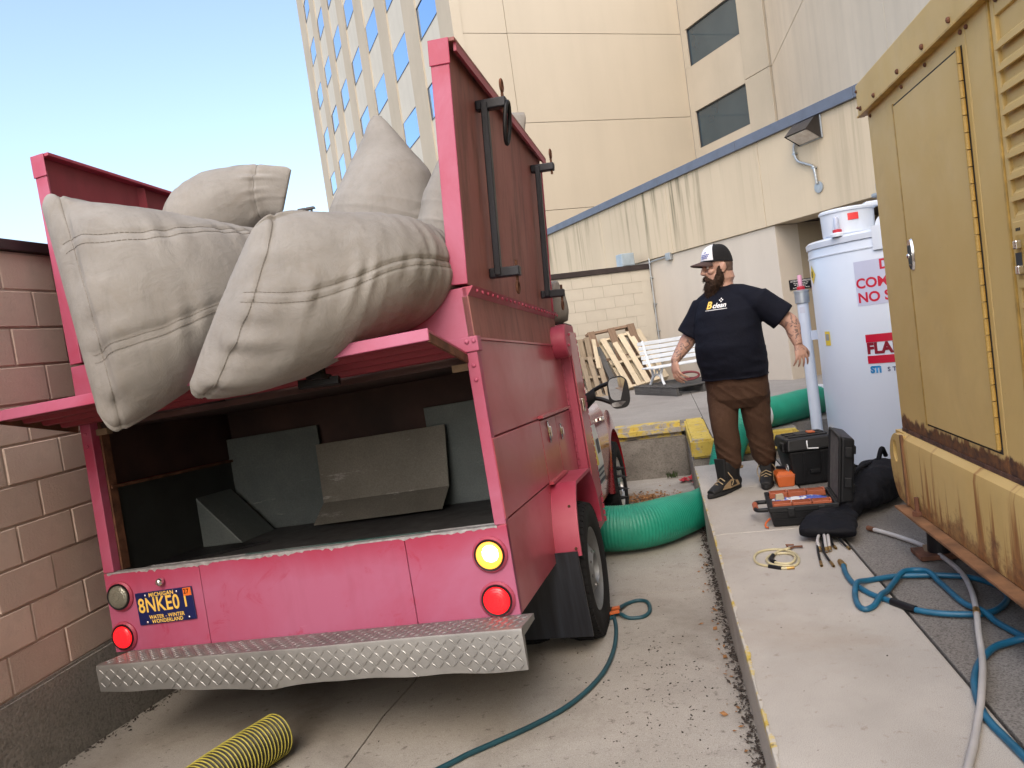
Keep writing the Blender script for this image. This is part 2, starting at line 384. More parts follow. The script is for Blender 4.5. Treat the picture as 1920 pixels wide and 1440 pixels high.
bm = bmesh.new(); bm.from_mesh(me); bmesh.ops.bevel(bm, geom=bm.edges[:], offset=.0035, segments=1, affect='EDGES'); bm.to_mesh(me); bm.free()
mh = MB().box((-.03, 0, 0), (0, bw / 2 - gap, bh - gap)).mesh('brick'); mh.materials.append(M_blk); me.materials.append(M_blk)
for r in range(11):
    for c in range(-5, 17):
        y = c * bw + (bw / 2 if r % 2 else 0) - .14
        o = bpy.data.objects.new('brick', me); COL.objects.link(o); o.parent = wall
        o.location = (random.uniform(-.003, .002), y, r * bh + .002)
MB().box((-.2, -12, -.05), (-.007, 9.5, 11 * bh)).build('mortar_bed', M_mort, wall)
MB().box((-.215, -12, 11 * bh + .004), (.018, 9.5, 11 * bh + .055)).build('cap', M_cap, wall, bevel=.004)
bs = rough_bar('base', (-.25, -9, -.9), (.012, 9.5, -.006), M_base, wall, cell=.12, amp=.006, rnd=.012)
m = MB(); m.box((-.4, 9.5, -.9), (-.0, 9.7, 11 * bh)); m.build('end_pier', M_blk, wall)
# small galvanised box at the left edge of the frame
ob = thing('outlet_box', 'small grey metal electrical box low on the block wall', 'electrical box', (XW, 2.43, .39))
M_galv = simple('galvanised steel', (.42, .45, .47), .45, .7, var=.15)
MB().box((0, -.04, -.06), (.035, .07, .06)).build('housing', M_galv, ob, bevel=.004)
MB().cyl((.018, .02, -.06), (.018, .02, -.10), .013, n=12).build('connector', M_galv, ob, smooth=40)

# ---------------------------------------------------------------- low wall of the hotel with the blue flashing
M_st1 = m_stucco('streaked cream stucco', (.53, .45, .33), 1.2, (.085, .085, .045), zmul=.29)
M_st2 = m_stucco('pale grey stucco', (.52, .47, .40), 0, blotch=.35)
M_st3 = m_stucco('cream stucco panel', (.47, .415, .33), 0, blotch=.18); M_st3b = m_stucco('cream facade panel', (.44, .39, .31), 0, blotch=.14, var=.025)
M_st4 = m_stucco('light grey stucco', (.62, .54, .43), 0, blotch=.35)
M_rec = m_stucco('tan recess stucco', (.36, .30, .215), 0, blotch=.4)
M_flash = simple('blue grey flashing', (.125, .145, .19), .45, .2, var=.1)
F = Vector((1.703, 11.805, .168))
def fr(o): return frame_M(o, U, -VV)                # local x along the wall (left in view), z up... (x, y=outward)
def fM(o):
    # local axes: x = along U, y = into the building (VV), z = up
    return Matrix(((U.x, VV.x, 0, o[0]), (U.y, VV.y, 0, o[1]), (0, 0, 1, o[2]), (0, 0, 0, 1)))
low = thing('low_wall', 'low cream stucco wing with algae streaks below a blue grey flashing', 'building wall', fM((F.x, F.y, 0)))
SL, SR = 12.0, -6.5
xs = [SR, -2.62, -.13, 2.35, 4.85, 7.35, SL]
for a, b in zip(xs[:-1], xs[1:]):
    MB().box((a + .004, 0, 2.43), (b - .004, .5, 3.66)).build('wall_panel', M_st1, low, bevel=.006)
MB().box((SR, .02, 2.436), (SL, .5, 3.64)).build('wall_core', M_rec, low)
for a, b in ((-.26, 1.2), (1.206, 3.2), (3.206, SL)):
    MB().box((a, .035, .165), (b, .45, 2.424)).build('wall_panel', M_st2, low, bevel=.004)
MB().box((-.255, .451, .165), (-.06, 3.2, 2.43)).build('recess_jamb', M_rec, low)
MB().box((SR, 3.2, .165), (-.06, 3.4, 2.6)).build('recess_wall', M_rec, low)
MB().box((SR, .501, 2.44), (-.06, 3.2, 2.5)).build('recess_ceiling', simple('soffit in painted shade', (.05, .038, .028), .9), low)  # near-black ceiling colour stands in for the shadow band below the overhang
MB().box((SR, .02, 3.67), (SL, 6.5, 3.72)).build('roof', simple('roof membrane', (.25, .24, .23), .9), low)
fx = [SR, -4.4, -2.0, .30, 2.5, 4.75, 7.0, 9.3, SL]
for a, b in zip(fx[:-1], fx[1:]):
    m = MB(); m.box((a + .0025, -.05, 3.655), (b - .0025, .3, 3.80)); m.build('flashing', M_flash, low, bevel=.006)
MB().box((SR, -.045, 3.66), (SL, .29, 3.795)).build('flashing_core', simple('flashing joint', (.05, .06, .08), .6), low)

# smudged paint patch, sign
lm = fM((F.x, F.y, 0))
sg = thing('wall_sign', 'small black notice with white lines of text on the recess wall', 'sign', frame_M((F.x - U.x * .2625 + VV.x * .375, F.y - U.y * .2625 + VV.y * .375, 1.54), VV, ZZ))
M_sign = simple('black sign', (.012, .013, .02), .35); M_white = simple('white paint', (.78, .78, .77), .5, var=.05); 
M_lab = simple('printed white', (.80, .80, .80), .6, var=.03)
MB().box((-.205, -.072, .0), (.205, .072, .010)).build('board', M_sign, sg)
def put_text(body, size, M, mat, parent, name='lettering', **kw):
    me = text_mesh(body, size, **kw); return link(name, me, mat, parent, M=M)
TW = Matrix(((-1, 0, 0, 0), (0, 0, -1, 0), (0, 1, 0, 0), (0, 0, 0, 1)))     # text plane facing -y of the wall frame
put_text('ATTENTION VENDORS', .036, Matrix.Translation((0, .047, .0112)), M_lab, sg, bold=.0008)
m = MB()
for k, (wd, z) in enumerate(((.27, .016), (.24, -.008), (.16, -.028), (.30, -.050))):
    x = -wd / 2
    while x < wd / 2:
        l = random.uniform(.02, .05); m.box((x, z - .0045, .0102), (min(x + l, wd / 2), z + .0045, .0112)); x += l + .012
m.build('small_print', M_lab, sg)

# wall lamp with its flexible conduit
wl = thing('wall_lamp', 'bronze wall pack lamp with wedge hood high on the streaked wall', 'lamp', lm @ Matrix.Translation((-1.19, 0, 3.50)))
M_brz = simple('bronze paint', (.035, .03, .028), .4, .3, var=.2)
k = NT('prismatic glass'); k.bump(k.vor(90), .4, .01); M_pris = k.fin(k.ramp(k.noise(12, 3), (.3, (.62, .55, .47)), (.7, (.80, .76, .70))), .18, 0, .6)
MB().box((-.22, -.02, -.15), (.22, 0, .16)).build('back_plate', M_galv, wl, bevel=.01)
m = MB(); m.hexa([(-.20, -.02, .02), (.20, -.02, .02), (.20, -.26, -.02), (-.20, -.26, -.02), (-.20, -.02, .15), (.20, -.02, .15), (.20, -.10, .13), (-.20, -.10, .13)])
m.add([(-.20, -.02, .02), (-.20, -.26, -.02), (-.20, -.02, -.15)], [(0, 1, 2)]); m.add([(.20, -.02, .02), (.20, -.26, -.02), (.20, -.02, -.15)], [(2, 1, 0)])
m.build('hood', M_brz, wl, fix=False)
MB().hexa([(-.185, -.03, -.14), (.185, -.03, -.14), (.185, -.055, -.13), (-.185, -.055, -.13), (-.185, -.10, .0), (.185, -.10, .0), (.185, -.245, -.03), (-.185, -.245, -.03)]).build('lens', M_pris, wl, bevel=.01)
cn = thing('flexible_conduit', 'grey flexible conduit curling down the wall from the lamp', 'conduit', lm @ Matrix.Translation((-1.0, -.03, 3.45)))
pts = [(.02, 0, 0), (.08, -.01, -.06), (.10, -.01, -.16), (.05, -.01, -.28), (-.10, -.01, -.36), (-.21, -.01, -.42), (-.235, -.01, -.52), (-.235, 0, -.66)]
MB().tube(spline(pts, 60), .017 + .002 * np.sin(np.arange(60) * 2.1), 8).build('pipe', M_galv, cn, smooth=60)
MB().lathe([(.001, 0), (.075, 0), (.075, .015), (.001, .018)], 20, Matrix.Translation((-.24, .028, -.70)) @ Matrix.Rotation(R(90), 4, 'X')).build('cover_plate', M_galv, cn, smooth=40)
for s, z in ((.10, -.17), (-.22, -.44)): MB().cbox((s, .0, z), (.055, .05, .02)).build('clip', M_galv, cn)

# far block wall closing the yard
M_cmu = m_block('cream painted block', (.49, .455, .385), (.53, .495, .42), .10, .025)
cm = thing('far_block_wall', 'cream painted block wall with dark brown cap behind the pallets', 'wall', lm @ Matrix.Translation((3.22, 0, .168)))
bw, bh = .41, .21
me = MB().box((0, 0, 0), (.03, bw - .005, bh - .005)).mesh('brick'); me.materials.append(M_cmu)
for r in range(10):
    for c in range(11):
        o = bpy.data.objects.new('brick', me); COL.objects.link(o); o.parent = cm
        o.location = (random.uniform(-.002, .002), -(c + 1) * bw + (bw / 2 if r % 2 else 0) - .19, r * bh)
MB().box((.008, -8, 0), (.22, -.0, 10 * bh)).build('mortar_bed', simple('pale mortar', (.40, .37, .31), .95), cm)
MB().box((.0, -.20, 0), (.03, -.002, 10 * bh)).build('end_block', M_cmu, cm)
MB().box((-.03, -8, 10 * bh + .003), (.24, -.002, 10 * bh + .10)).build('cap', M_cap, cm, bevel=.004)
bx = thing('junction_cabinet', 'pale blue grey metal box mounted above the far block wall', 'electrical box', lm @ Matrix.Translation((3.42, -.36, 2.37)))
M_pb = simple('pale blue grey paint', (.36, .44, .50), .45, .2)
MB().box((-.12, -.14, 0.003), (.10, .13, .24)).build('housing', M_pb, bx, bevel=.01); MB().box((-.128, -.12, .02), (-.121, .11, .22)).build('door', M_pb, bx)
cp = thing('wall_conduit', 'thin grey conduit with a small box running down the corner wall', 'conduit', lm @ Matrix.Translation((0, 0, 0)))
MB().tube(spline([(2.55, -.0, 2.40), (3.05, -.0, 2.385), (3.15, -.0, 2.36), (3.175, -.0, 2.28), (3.175, -.0, .2)], 60), .014, 8).build('pipe', M_galv, cp, smooth=60)
MB().box((2.42, -.03, 2.33), (2.58, .03, 2.46)).build('box', M_galv, cp, bevel=.008)
for z in (2.1, 1.6, 1.1): MB().cbox((3.175, .01, z), (.06, .05, .02)).build('clip', M_galv, cp)

# ---------------------------------------------------------------- hotel tower and facades
P0 = Vector((-5.697, 27.541, .1)); C0 = Vector((2.528, 32.542, .1))
M_pier = m_stucco('beige tower pier', (.44, .39, .31), 0, blotch=.14); M_span = m_stucco('pale spandrel', (.52, .50, .44), 0, blotch=.2)
k = NT('mirror glass'); M_glass = k.fin(k.mix(k.math('MULTIPLY', k.rand(), .25), (.40, .62, .95), (.34, .54, .86)), .05, 1.0); 
M_fr = simple('dark window frame', (.05, .055, .065), .4, .4)
tm = Matrix(((U.x, VV.x, 0, P0.x), (U.y, VV.y, 0, P0.y), (0, 0, 1, 0), (0, 0, 0, 1)))   # x along facade, y into building
tower = thing('hotel_tower', 'tall beige hotel tower with stacked rows of blue mirrored windows', 'building', tm)
TOP = 40.0
MB().box((.62, .30, .1), (35.7, 12, TOP)).build('core', M_span, tower)
e = [0.0] + [q for kk in range(7) for q in (1.55 + 4.75 * kk, 4.32 + 4.75 * kk)] + [35.7]
for a, b in zip(e[0::2], e[1::2]): MB().box((a, -.05, .1), (b, .32, TOP)).build('pier', M_pier, tower)
fm = MB(); 
for a, b, c_, d in ((0, 2.77, 0, .03), (0, 2.77, 1.29, 1.32), (0, .03, .03, 1.29), (2.74, 2.77, .03, 1.29)): fm.box((a, -.03, c_), (b, .05, d))
fme = fm.mesh('window'); fme.materials.append(M_fr)
pme = MB().box((.03, -.020, .03), (2.74, .012, 1.29)).mesh('pane'); pme.materials.append(M_glass)
sme = MB().box((.002, .0, 0), (2.768, .3, 1.93)).mesh('spandrel'); sme.materials.append(M_span)
for kk in range(7):
    for r in range(-4, 5):
        z = 14.0 + 3.25 * r
        o = bpy.data.objects.new('window', fme); COL.objects.link(o); o.parent = tower; o.location = (1.55 + 4.75 * kk, .03, z)
        q = bpy.data.objects.new('pane', pme); COL.objects.link(q); q.parent = o; q.location = (0, 0, 0); q.rotation_euler = (random.uniform(-.006, .006), 0, random.uniform(-.006, .006))
        q = bpy.data.objects.new('spandrel', sme); COL.objects.link(q); q.parent = tower; q.location = (1.55 + 4.75 * kk, .02, z + 1.32)
# plain facade + the window strip + the long wing
fm_ = Matrix(((VV.x, U.x, 0, P0.x), (VV.y, U.y, 0, P0.y), (0, 0, 1, 0), (0, 0, 0, 1)))
# local x along VV, local y = U, into the building
fac = thing('plain_facade', 'plain cream stucco facade in big panels right of the tower corner', 'building wall', fm_)
for r, z0 in enumerate([.1, 2.62, 5.925, 9.23, 12.54, 15.85, 19.16, 22.47]):
    z1 = [2.62, 5.925, 9.23, 12.54, 15.85, 19.16, 22.47, 26][r]
    for a, b in ((0.0, 2.05), (2.05, 9.62)):
        MB().box((a + .005, (.03 if a == 0 else 0), z0 + .009), (b - .005, .6, z1 - .009)).build('wall_panel', M_st3b, fac, bevel=.006)
MB().box((0, .07, .1), (9.62, .6, 26)).build('core', M_gap, fac)
wm = Matrix(((-U.x, VV.x, 0, C0.x), (-U.y, VV.y, 0, C0.y), (0, 0, 1, 0), (0, 0, 0, 1)))   # x from the corner towards the viewer, y into building
ws = thing('window_bay', 'narrow cream bay with dark windows in the corner of the hotel', 'building wall', wm)
k = NT('dark glass'); M_dg = k.fin(k.ramp(k.noise(.5, 3), (.3, (.020, .045, .065)), (.7, (.035, .065, .085))), .06, 0.0, .9); M_dg.node_tree.nodes['Principled BSDF'].inputs['Coat Weight'].default_value = .3
for z0 in (4.62, 7.87, 11.12, 14.37):
    MB().box((.33, .10, z0), (3.58, .14, z0 + 1.45)).build('pane', M_dg, ws)
    MB().box((0, 0, z0 - 1.80 + .012), (3.60, .4, z0 - .012)).build('wall_panel', M_st3, ws, bevel=.01)
    MB().box((0, 0, z0 - .01), (.32, .4, z0 + 1.462)).build('wall_panel', M_st3, ws)
    f_ = MB()
    f_.box((.32, .06, z0 - .01), (3.60, .13, z0 + .03)); f_.box((.32, .06, z0 + 1.42), (3.60, .13, z0 + 1.46)); f_.box((.32, .06, z0 + .03), (.36, .13, z0 + 1.42)); f_.box((3.55, .06, z0 + .03), (3.60, .13, z0 + 1.42))
    f_.build('window_frame', M_fr, ws)
    MB().box((3.606, -.10, z0 - 1.72 + .01), (4.93, .4, z0 + 1.53 - .01)).build('wall_panel', M_pier, ws, bevel=.01)
MB().box((0, .15, .1), (4.92, .6, 26)).build('core', M_rec, ws)
MB().box((3.2, 2.4, 7.95), (3.3, 2.5, 8.1)).build('lamp_glow', simple('t', (1, .6, .2)), ws) if False else None
wing = thing('hotel_wing', 'long pale grey stucco wing towering over the yellow generator', 'building', (5.094, 28.32, 0))
for z0, z1 in ((.0, 2.9), (2.9, 9.39), (9.39, 15.5)):
    for y0, y1 in ((-60, -42), (-42, -24), (-24, -12), (-12, 0)):
        MB().box((.0, y0 + .01, z0 + .01), (.5, y1 - .01, z1 - .01)).build('wall_panel', M_st4, wing, bevel=.01)
MB().box((.05, -60, 0), (14, -.3, 15.49)).build('core', M_rec, wing)
# ================================================================ THE TRUCK (local frame: x right, y forward, z up, origin at the low left rear corner)
TO = Vector((-2.681, 3.064, .146))
TR = Matrix(((.9985, .0472, -.0374), (-.0446, .9969, .0618), (.0402, -.0601, .9974)))
def ortho(m):
    x = m.col[0].normalized(); y = (m.col[1] - x * m.col[1].dot(x)).normalized(); z = x.cross(y)
    return Matrix((x, y, z)).transposed()
TM = Matrix.Translation(TO) @ ortho(TR).to_4x4()
M_red = m_redpaint('faded red paint', (.33, .026, .055), (.44, .09, .15), .62, .40, .18)
M_redf = m_redpaint('chalky red paint', (.36, .036, .082), (.43, .12, .205), .9, .42, .14)
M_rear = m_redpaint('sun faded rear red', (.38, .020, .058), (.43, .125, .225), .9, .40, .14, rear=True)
M_reds = m_redpaint('glossy side red', (.36, .036, .056), (.45, .115, .145), .8, .27, .12, coat=.2)
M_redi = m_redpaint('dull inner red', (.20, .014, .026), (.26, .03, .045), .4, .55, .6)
M_flap = m_redpaint('weathered flap red', (.27, .090, .078), (.36, .155, .135), .6, .6, .85, .5)
M_cab = m_redpaint('cab red', (.33, .010, .018), (.36, .02, .03), .2, .15, .05, coat=.8)
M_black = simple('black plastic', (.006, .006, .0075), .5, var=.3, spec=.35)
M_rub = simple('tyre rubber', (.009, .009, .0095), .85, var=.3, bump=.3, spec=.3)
M_blkst = simple('black steel bar', (.009, .010, .016), .42, .2, var=.4, bump=.15)
M_rusty = simple('rusty steel', (.13, .055, .03), .85, .2, var=.5, scale=14, bump=.4)
M_chrome = simple('chrome', (.75, .75, .76), .14, 1.0, var=.05)
k = NT('zinc sheet'); c = k.ramp(k.noise(2.2, 6, .65), (.3, (.095, .115, .115)), (.7, (.165, .185, .18)))
c = k.mix(k.ramp(k.noise(1, 6, .75, co=k.coord((2.5, 2.5, 18))), (.63, 0.0), (.67, .55)), c, (.33, .34, .33))
c = k.mix(k.math('MULTIPLY', k.ramp(k.noise(120, 3, .7), (.4, 0.0), (.6, 1.0)), .25), c, (.05, .055, .05)); k.bump(k.noise(5, 3), .2, .01)
M_zinc = k.fin(c, .55, .45, .4)
k = NT('worn zinc sheet'); c = k.ramp(k.noise(2.2, 6, .65), (.3, (.15, .14, .115)), (.7, (.24, .225, .19)))
c = k.mix(k.ramp(k.noise(1, 6, .75, co=k.coord((3, 3, 16))), (.60, 0.0), (.64, .6)), c, (.42, .41, .38))
c = k.mix(k.math('MULTIPLY', k.ramp(k.noise(120, 3, .7), (.4, 0.0), (.6, 1.0)), .3), c, (.07, .065, .055)); k.bump(k.noise(5, 3), .2, .01)
M_zinc2 = k.fin(c, .6, .3, .4)
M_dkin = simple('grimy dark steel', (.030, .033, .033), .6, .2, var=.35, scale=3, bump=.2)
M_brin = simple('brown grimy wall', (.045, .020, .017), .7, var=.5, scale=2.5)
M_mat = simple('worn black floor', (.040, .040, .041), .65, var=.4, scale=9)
M_chip = simple('bare chipped aluminium', (.42, .42, .43), .5, .5, var=.3, scale=30)
M_wood = simple('raw wood block', (.22, .15, .09), .8, var=.3)

truck = thing('vacuum_truck', 'old red box-bodied vacuum truck with open rear hatch and raised roof doors', 'truck', TM)
def T(mb, name, mat, par=truck, **kw): return mb.build(name, mat, par, **kw)
W = 2.0
# --- rear panel, in three pressed sheets with the chipped sill on top
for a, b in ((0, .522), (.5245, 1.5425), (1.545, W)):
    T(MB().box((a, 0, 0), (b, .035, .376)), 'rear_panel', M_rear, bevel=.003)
m = MB(); rng = np.random.default_rng(5); xs = np.linspace(.02, 1.96, 420); low_ = .371 - np.clip(.003 + .009 * vnoise(np.c_[xs * 9, xs * 0, xs * 0]) + .006 * vnoise(np.c_[xs * 70, xs * 0 + 4, xs * 0]), .0008, .03)
for i in range(len(xs) - 1): m.add([(xs[i], -.0012, low_[i]), (xs[i + 1], -.0012, low_[i + 1]), (xs[i + 1], -.0012, .3775), (xs[i], -.0012, .3775)], [(0, 1, 2, 3)])
m.grid([[(x, -.0012, .3775), (x, .035, .379)] for x in xs], flip=True); T(m, 'chipped_sill', M_chip, fix=False)
# --- posts, header, floor box
for s in (0, 1):
    x0, x1 = (0.0, .058) if s == 0 else (W - .05, W)
    p = T(MB().box((x0, .001, .379), (x1, .05, 1.10)), 'corner_post', M_redf, bevel=.003)
    T(MB().box((x0 + (.012 if s == 0 else -.01), .051, .379), (x1 + (.01 if s == 0 else -.012), .10, 1.10)), 'post_return', M_rusty)
    for z in (.985, 1.045):
        r_ = MB().ball((x0 + .026, .0, z), (.010, .006, .010), 10).build('rivet', M_redf, p, smooth=180)
for a, b in ((.0, .52), (1.50, W)): T(MB().box((a, -.006, 1.102), (b + (.012 if b == W else 0), .05, 1.165)), 'header_bracket', M_redf, bevel=.004)
T(MB().box((.0, .004, 1.125), (W, .035, 1.372)), 'upper_panel', M_redf, bevel=.004)
for x in (1.965, 1.995): T(MB().ball((x, -.008, 1.145), (.010, .006, .010), 10), 'rivet', M_redf, smooth=180)
# --- right side skins
sd = [('side_panel', 0.004, 1.95, .742, 1.150), ('tool_door', .004, .945, .398, .735), ('tool_door', .955, 1.40, .398, .728), ('tool_door', 1.408, 1.90, .10, .728),
      ('side_panel', .004, 1.22, .0, .390), ('side_panel', 1.225, 1.40, .29, .390)]
for n, a, b, c, d in sd: T(MB().box((W - .03, a, c), (W + (.004 if n == 'tool_door' else 0), b, d)), n, M_reds, bevel=.003)
T(MB().box((W - .04, .02, .02), (W - .012, 1.94, 1.37)), 'side_core', M_redi)
T(MB().box((W - .03, .004, 1.158), (W + .001, 1.95, 1.335)), 'side_band', M_flap, bevel=.003)
T(MB().hexa([(W - .02, .004, 1.335), (W, .004, 1.335), (W, 1.95, 1.335), (W - .02, 1.95, 1.335), (W - .02, .004, 1.372), (W + .028, .004, 1.372), (W + .028, 1.95, 1.372), (W - .02, 1.95, 1.372)]), 'hinge_rail', M_red)
T(MB().box((W - .0, .95, .742), (W + .028, 1.86, .757)), 'drip_rail', M_reds); T(MB().box((W, .95, .385), (W + .028, 1.40, .40)), 'drip_rail', M_reds)
T(MB().box((W - .03, .004, 1.150), (W + .008, 1.95, 1.160)), 'side_lip', M_reds)
hb = MB()
for y in np.arange(.05, 1.95, .085): hb.ball((W + .030, y, 1.352), (.006, .009, .009), 8)
stuff(T(hb, 'hinge_bolts', M_red, smooth=180))
for y, z, h in ((1.14, .655, .055), (1.50, .625, .045)):
    hd = T(MB().lathe([(.001, 0), (.95, 0), (1, .25), (.8, .5), (.001, .55)], 20, Matrix.Translation((W + .004, y, z)) @ Matrix.Rotation(R(90), 4, 'Y') @ Matrix.Diagonal((h * 1.15, .026, .022, 1))), 'handle', M_chrome, smooth=40)
    MB().cbox((W + .020, y, z), (.008, .018, h * 1.1)).build('paddle', M_chrome, hd, bevel=.003)
hd = T(MB().cbox((W + .012, 1.56, .30), (.02, .03, .08)), 'handle', M_chrome, bevel=.006)
T(MB().lathe([(.001, 0), (.105, 0), (.105, .085), (.098, .094), (.001, .096)], 32, Matrix.Translation((W, 1.80, 1.17)) @ Matrix.Rotation(R(90), 4, 'Y')), 'vent_drum', M_red, smooth=35)
for a in (-.03, .04): T(MB().ball((W + .098, 1.80 + a, 1.17 + a), .010, 10), 'bolt', M_red, smooth=180)
# left side skin (seen from the left only)
T(MB().box((.0, .036, .0), (.03, 1.95, 1.372)), 'side_panel', M_reds); 
# front bulkhead and interior
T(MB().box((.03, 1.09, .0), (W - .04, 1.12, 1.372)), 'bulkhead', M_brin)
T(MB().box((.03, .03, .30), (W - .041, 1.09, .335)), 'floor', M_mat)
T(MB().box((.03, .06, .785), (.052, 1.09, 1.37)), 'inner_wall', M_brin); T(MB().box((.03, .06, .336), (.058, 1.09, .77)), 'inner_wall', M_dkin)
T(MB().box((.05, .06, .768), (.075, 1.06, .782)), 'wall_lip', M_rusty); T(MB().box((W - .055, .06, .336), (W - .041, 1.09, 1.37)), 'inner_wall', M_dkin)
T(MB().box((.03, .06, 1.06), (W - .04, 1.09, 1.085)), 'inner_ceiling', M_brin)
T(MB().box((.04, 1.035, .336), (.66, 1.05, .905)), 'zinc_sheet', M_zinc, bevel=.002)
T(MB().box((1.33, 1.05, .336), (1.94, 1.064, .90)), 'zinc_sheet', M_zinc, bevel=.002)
mm = MB(); mm.hexa([(.655, .83, .352), (1.425, .83, .352), (1.425, .838, .352), (.655, .838, .352), (.67, .955, .455), (1.44, .955, .455), (1.44, .963, .455), (.67, .963, .455)])
mm.hexa([(.67, .955, .455), (1.44, .955, .455), (1.44, .963, .455), (.67, .963, .455), (.66, .99, .792), (1.46, .99, .792), (1.46, .998, .792), (.66, .998, .792)])
T(mm, 'loose_sheet', M_zinc2)
T(MB().prism([(.06, .66, .336), (.31, .66, .336), (.06, .66, .615)], (0, .33, 0)), 'corner_chute', M_zinc, bevel=.004)
T(MB().box((.05, .20, .336), (W - .06, .24, .350)), 'floor_lip', M_mat); T(MB().box((.1, .196, .350), (W - .06, .201, .3545)), 'lip_edge', M_chip)
T(MB().prism([(.06, .10, .336), (.55, .55, .336), (.06, .60, .336)], (0, 0, .012)), 'torn_mat', M_black)
# --- lamps
def emit(name, col, e, s, rough=.25):
    k = NT(name); return k.fin(col, rough, 0, .5, 0, e, s)
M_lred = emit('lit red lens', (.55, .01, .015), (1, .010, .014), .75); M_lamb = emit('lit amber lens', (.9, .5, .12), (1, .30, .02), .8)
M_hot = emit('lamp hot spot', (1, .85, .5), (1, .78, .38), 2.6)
k = NT('clear lens'); k.bump(k.vor(160), .3, .004); M_lclr = k.fin((.24, .235, .19), .12, .3, .6)
def lamp(x, z, mat, r, label, hot):
    L = T(MB().lathe([(.001, 0), (r + .016, 0), (r + .016, .008), (r + .008, .016), (r + .001, .012), (.001, .010)], 36, Matrix.Translation((x, 0, z)) @ Matrix.Rotation(R(90), 4, 'X')), 'rear_lamp', M_red, smooth=35); L['label'] = label
    MB().lathe([(r - .002, .010), (r + .006, .011), (r + .005, .020), (r - .003, .018)], 36, Matrix.Translation((x, 0, z)) @ Matrix.Rotation(R(90), 4, 'X'), caps=False).build('gasket', M_black, L, smooth=35)
    MB().lathe([(.001, .030), (r * .5, .028), (r * .85, .022), (r - .002, .014), (r - .002, .008)][::-1], 36, Matrix.Translation((x, 0, z)) @ Matrix.Rotation(R(90), 4, 'X')).build('lens', mat, L, smooth=50)
    m = MB()
    for q in np.linspace(.25, .9, 5): m.tube([(x + r * q * math.cos(a), -.031 + .010 * q ** 2 * 1.3, z + r * q * math.sin(a)) for a in np.linspace(0, 2 * np.pi, 30)], .0012, 5, caps=False)
    m.build('lens_rings', mat, L, smooth=60)
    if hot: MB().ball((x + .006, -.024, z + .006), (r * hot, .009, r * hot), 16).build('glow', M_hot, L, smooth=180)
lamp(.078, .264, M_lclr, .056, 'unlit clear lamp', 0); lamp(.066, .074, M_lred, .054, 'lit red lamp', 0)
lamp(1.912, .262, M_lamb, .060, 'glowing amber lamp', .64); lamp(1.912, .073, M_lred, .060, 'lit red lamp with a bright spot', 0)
T(MB().ball((.318, -.018, .312), (.019, .02, .019), 16), 'plate_light', M_chrome, smooth=180)
# --- licence plate
M_plate = simple('navy plate', (.008, .014, .085), .35, var=.1); M_ylw = simple('plate yellow', (.85, .55, .10), .5, var=.04); M_sticker = simple('orange sticker', (.80, .17, .015), .5, var=.03)
RX = Matrix(((1, 0, 0, 0), (0, 0, -1, 0), (0, 1, 0, 0), (0, 0, 0, 1)))
pl = T(MB().box((-.155, -.0035, -.076), (.155, .002, .076)), 'licence_plate', M_plate, bevel=.0035, M=Matrix.Translation((.319, -.005, .196)) @ Matrix.Rotation(R(-1.2), 4, 'Y'))
def ptext(b, s, x, z, mat=M_ylw, y=-.0042, **kw): return put_text(b, s, Matrix.Translation((x, y, z)) @ RX @ Matrix.Diagonal((kw.pop('sx', 1), 1, 1, 1)), mat, pl, **kw)
ptext('8NKE0', .094, -.033, .012, bold=.0016, sx=.80, spacing=1.04); ptext('1', .094, .112, .016, bold=.0016, sx=.8)
ptext('MICHIGAN', .026, -.012, .060, bold=.0007, spacing=1.1); ptext('WATER - WINTER', .024, -.0, -.043, bold=.0006, spacing=1.05, sx=.95); ptext('WONDERLAND', .024, .0, -.064, bold=.0006, spacing=1.05, sx=.95)
MB().box((.108, -.0046, .036), (.150, -.0036, .072)).build('sticker', M_sticker, pl); ptext('27', .030, .124, .055, M_black, -.0049, bold=.0006)
for x, z in ((-.10, .061), (.073, .061), (.118, -.063), (-.11, -.064)): MB().ball((x, -.004, z), (.006, .003, .006), 8).build('bolt', M_chrome, pl, smooth=180)
# --- diamond plate bumper
k = NT('tread plate aluminium'); M_alu = k.fin(k.ramp(k.noise(4, 6, .65), (.3, (.24, .24, .235)), (.7, (.38, .38, .37))), k.ramp(k.noise(9, 4), (.3, .44), (.7, .60)), .75)
def bot(x): return float(np.interp(x, [.0, .25, .5, .75, .95, 1.2, 1.5, 1.8, 2.06], [-.102, -.106, -.118, -.138, -.146, -.128, -.138, -.142, -.148])) + .003 * math.sin(x * 19)
bm_ = MB(); xs = np.linspace(.09, 2.055, 60)
yf = lambda x: -.215 - .004 * math.sin(x * 7)
prof = lambda x: [(x, -.003, .004), (x, -.205, .018), (x, yf(x), .016), (x, yf(x) - .003, .006), (x, yf(x) + .002, bot(x)), (x, yf(x) + .02, bot(x) + .003), (x, -.19, -.02), (x, -.003, -.02)]
bm_.grid([prof(x) for x in xs]); n_ = 8; bm_.f += [tuple(range(n_)), tuple(len(xs) * n_ - n_ + j for j in range(n_))[::-1]]
bp = T(bm_, 'step_bumper', M_alu, smooth=40)
tr = MB(); L_, Wd = .031, .0065
def lozenge(c, a, b, n): # c centre, a long half axis, b short half axis, n height
    c, a, b, n = map(np.array, (c, a, b, n)); tr.add([c - a, c - b, c + a, c + b, c - a * .35 + n, c + a * .35 + n], [(0, 1, 4), (1, 2, 5, 4), (2, 3, 5), (3, 0, 4, 5)])
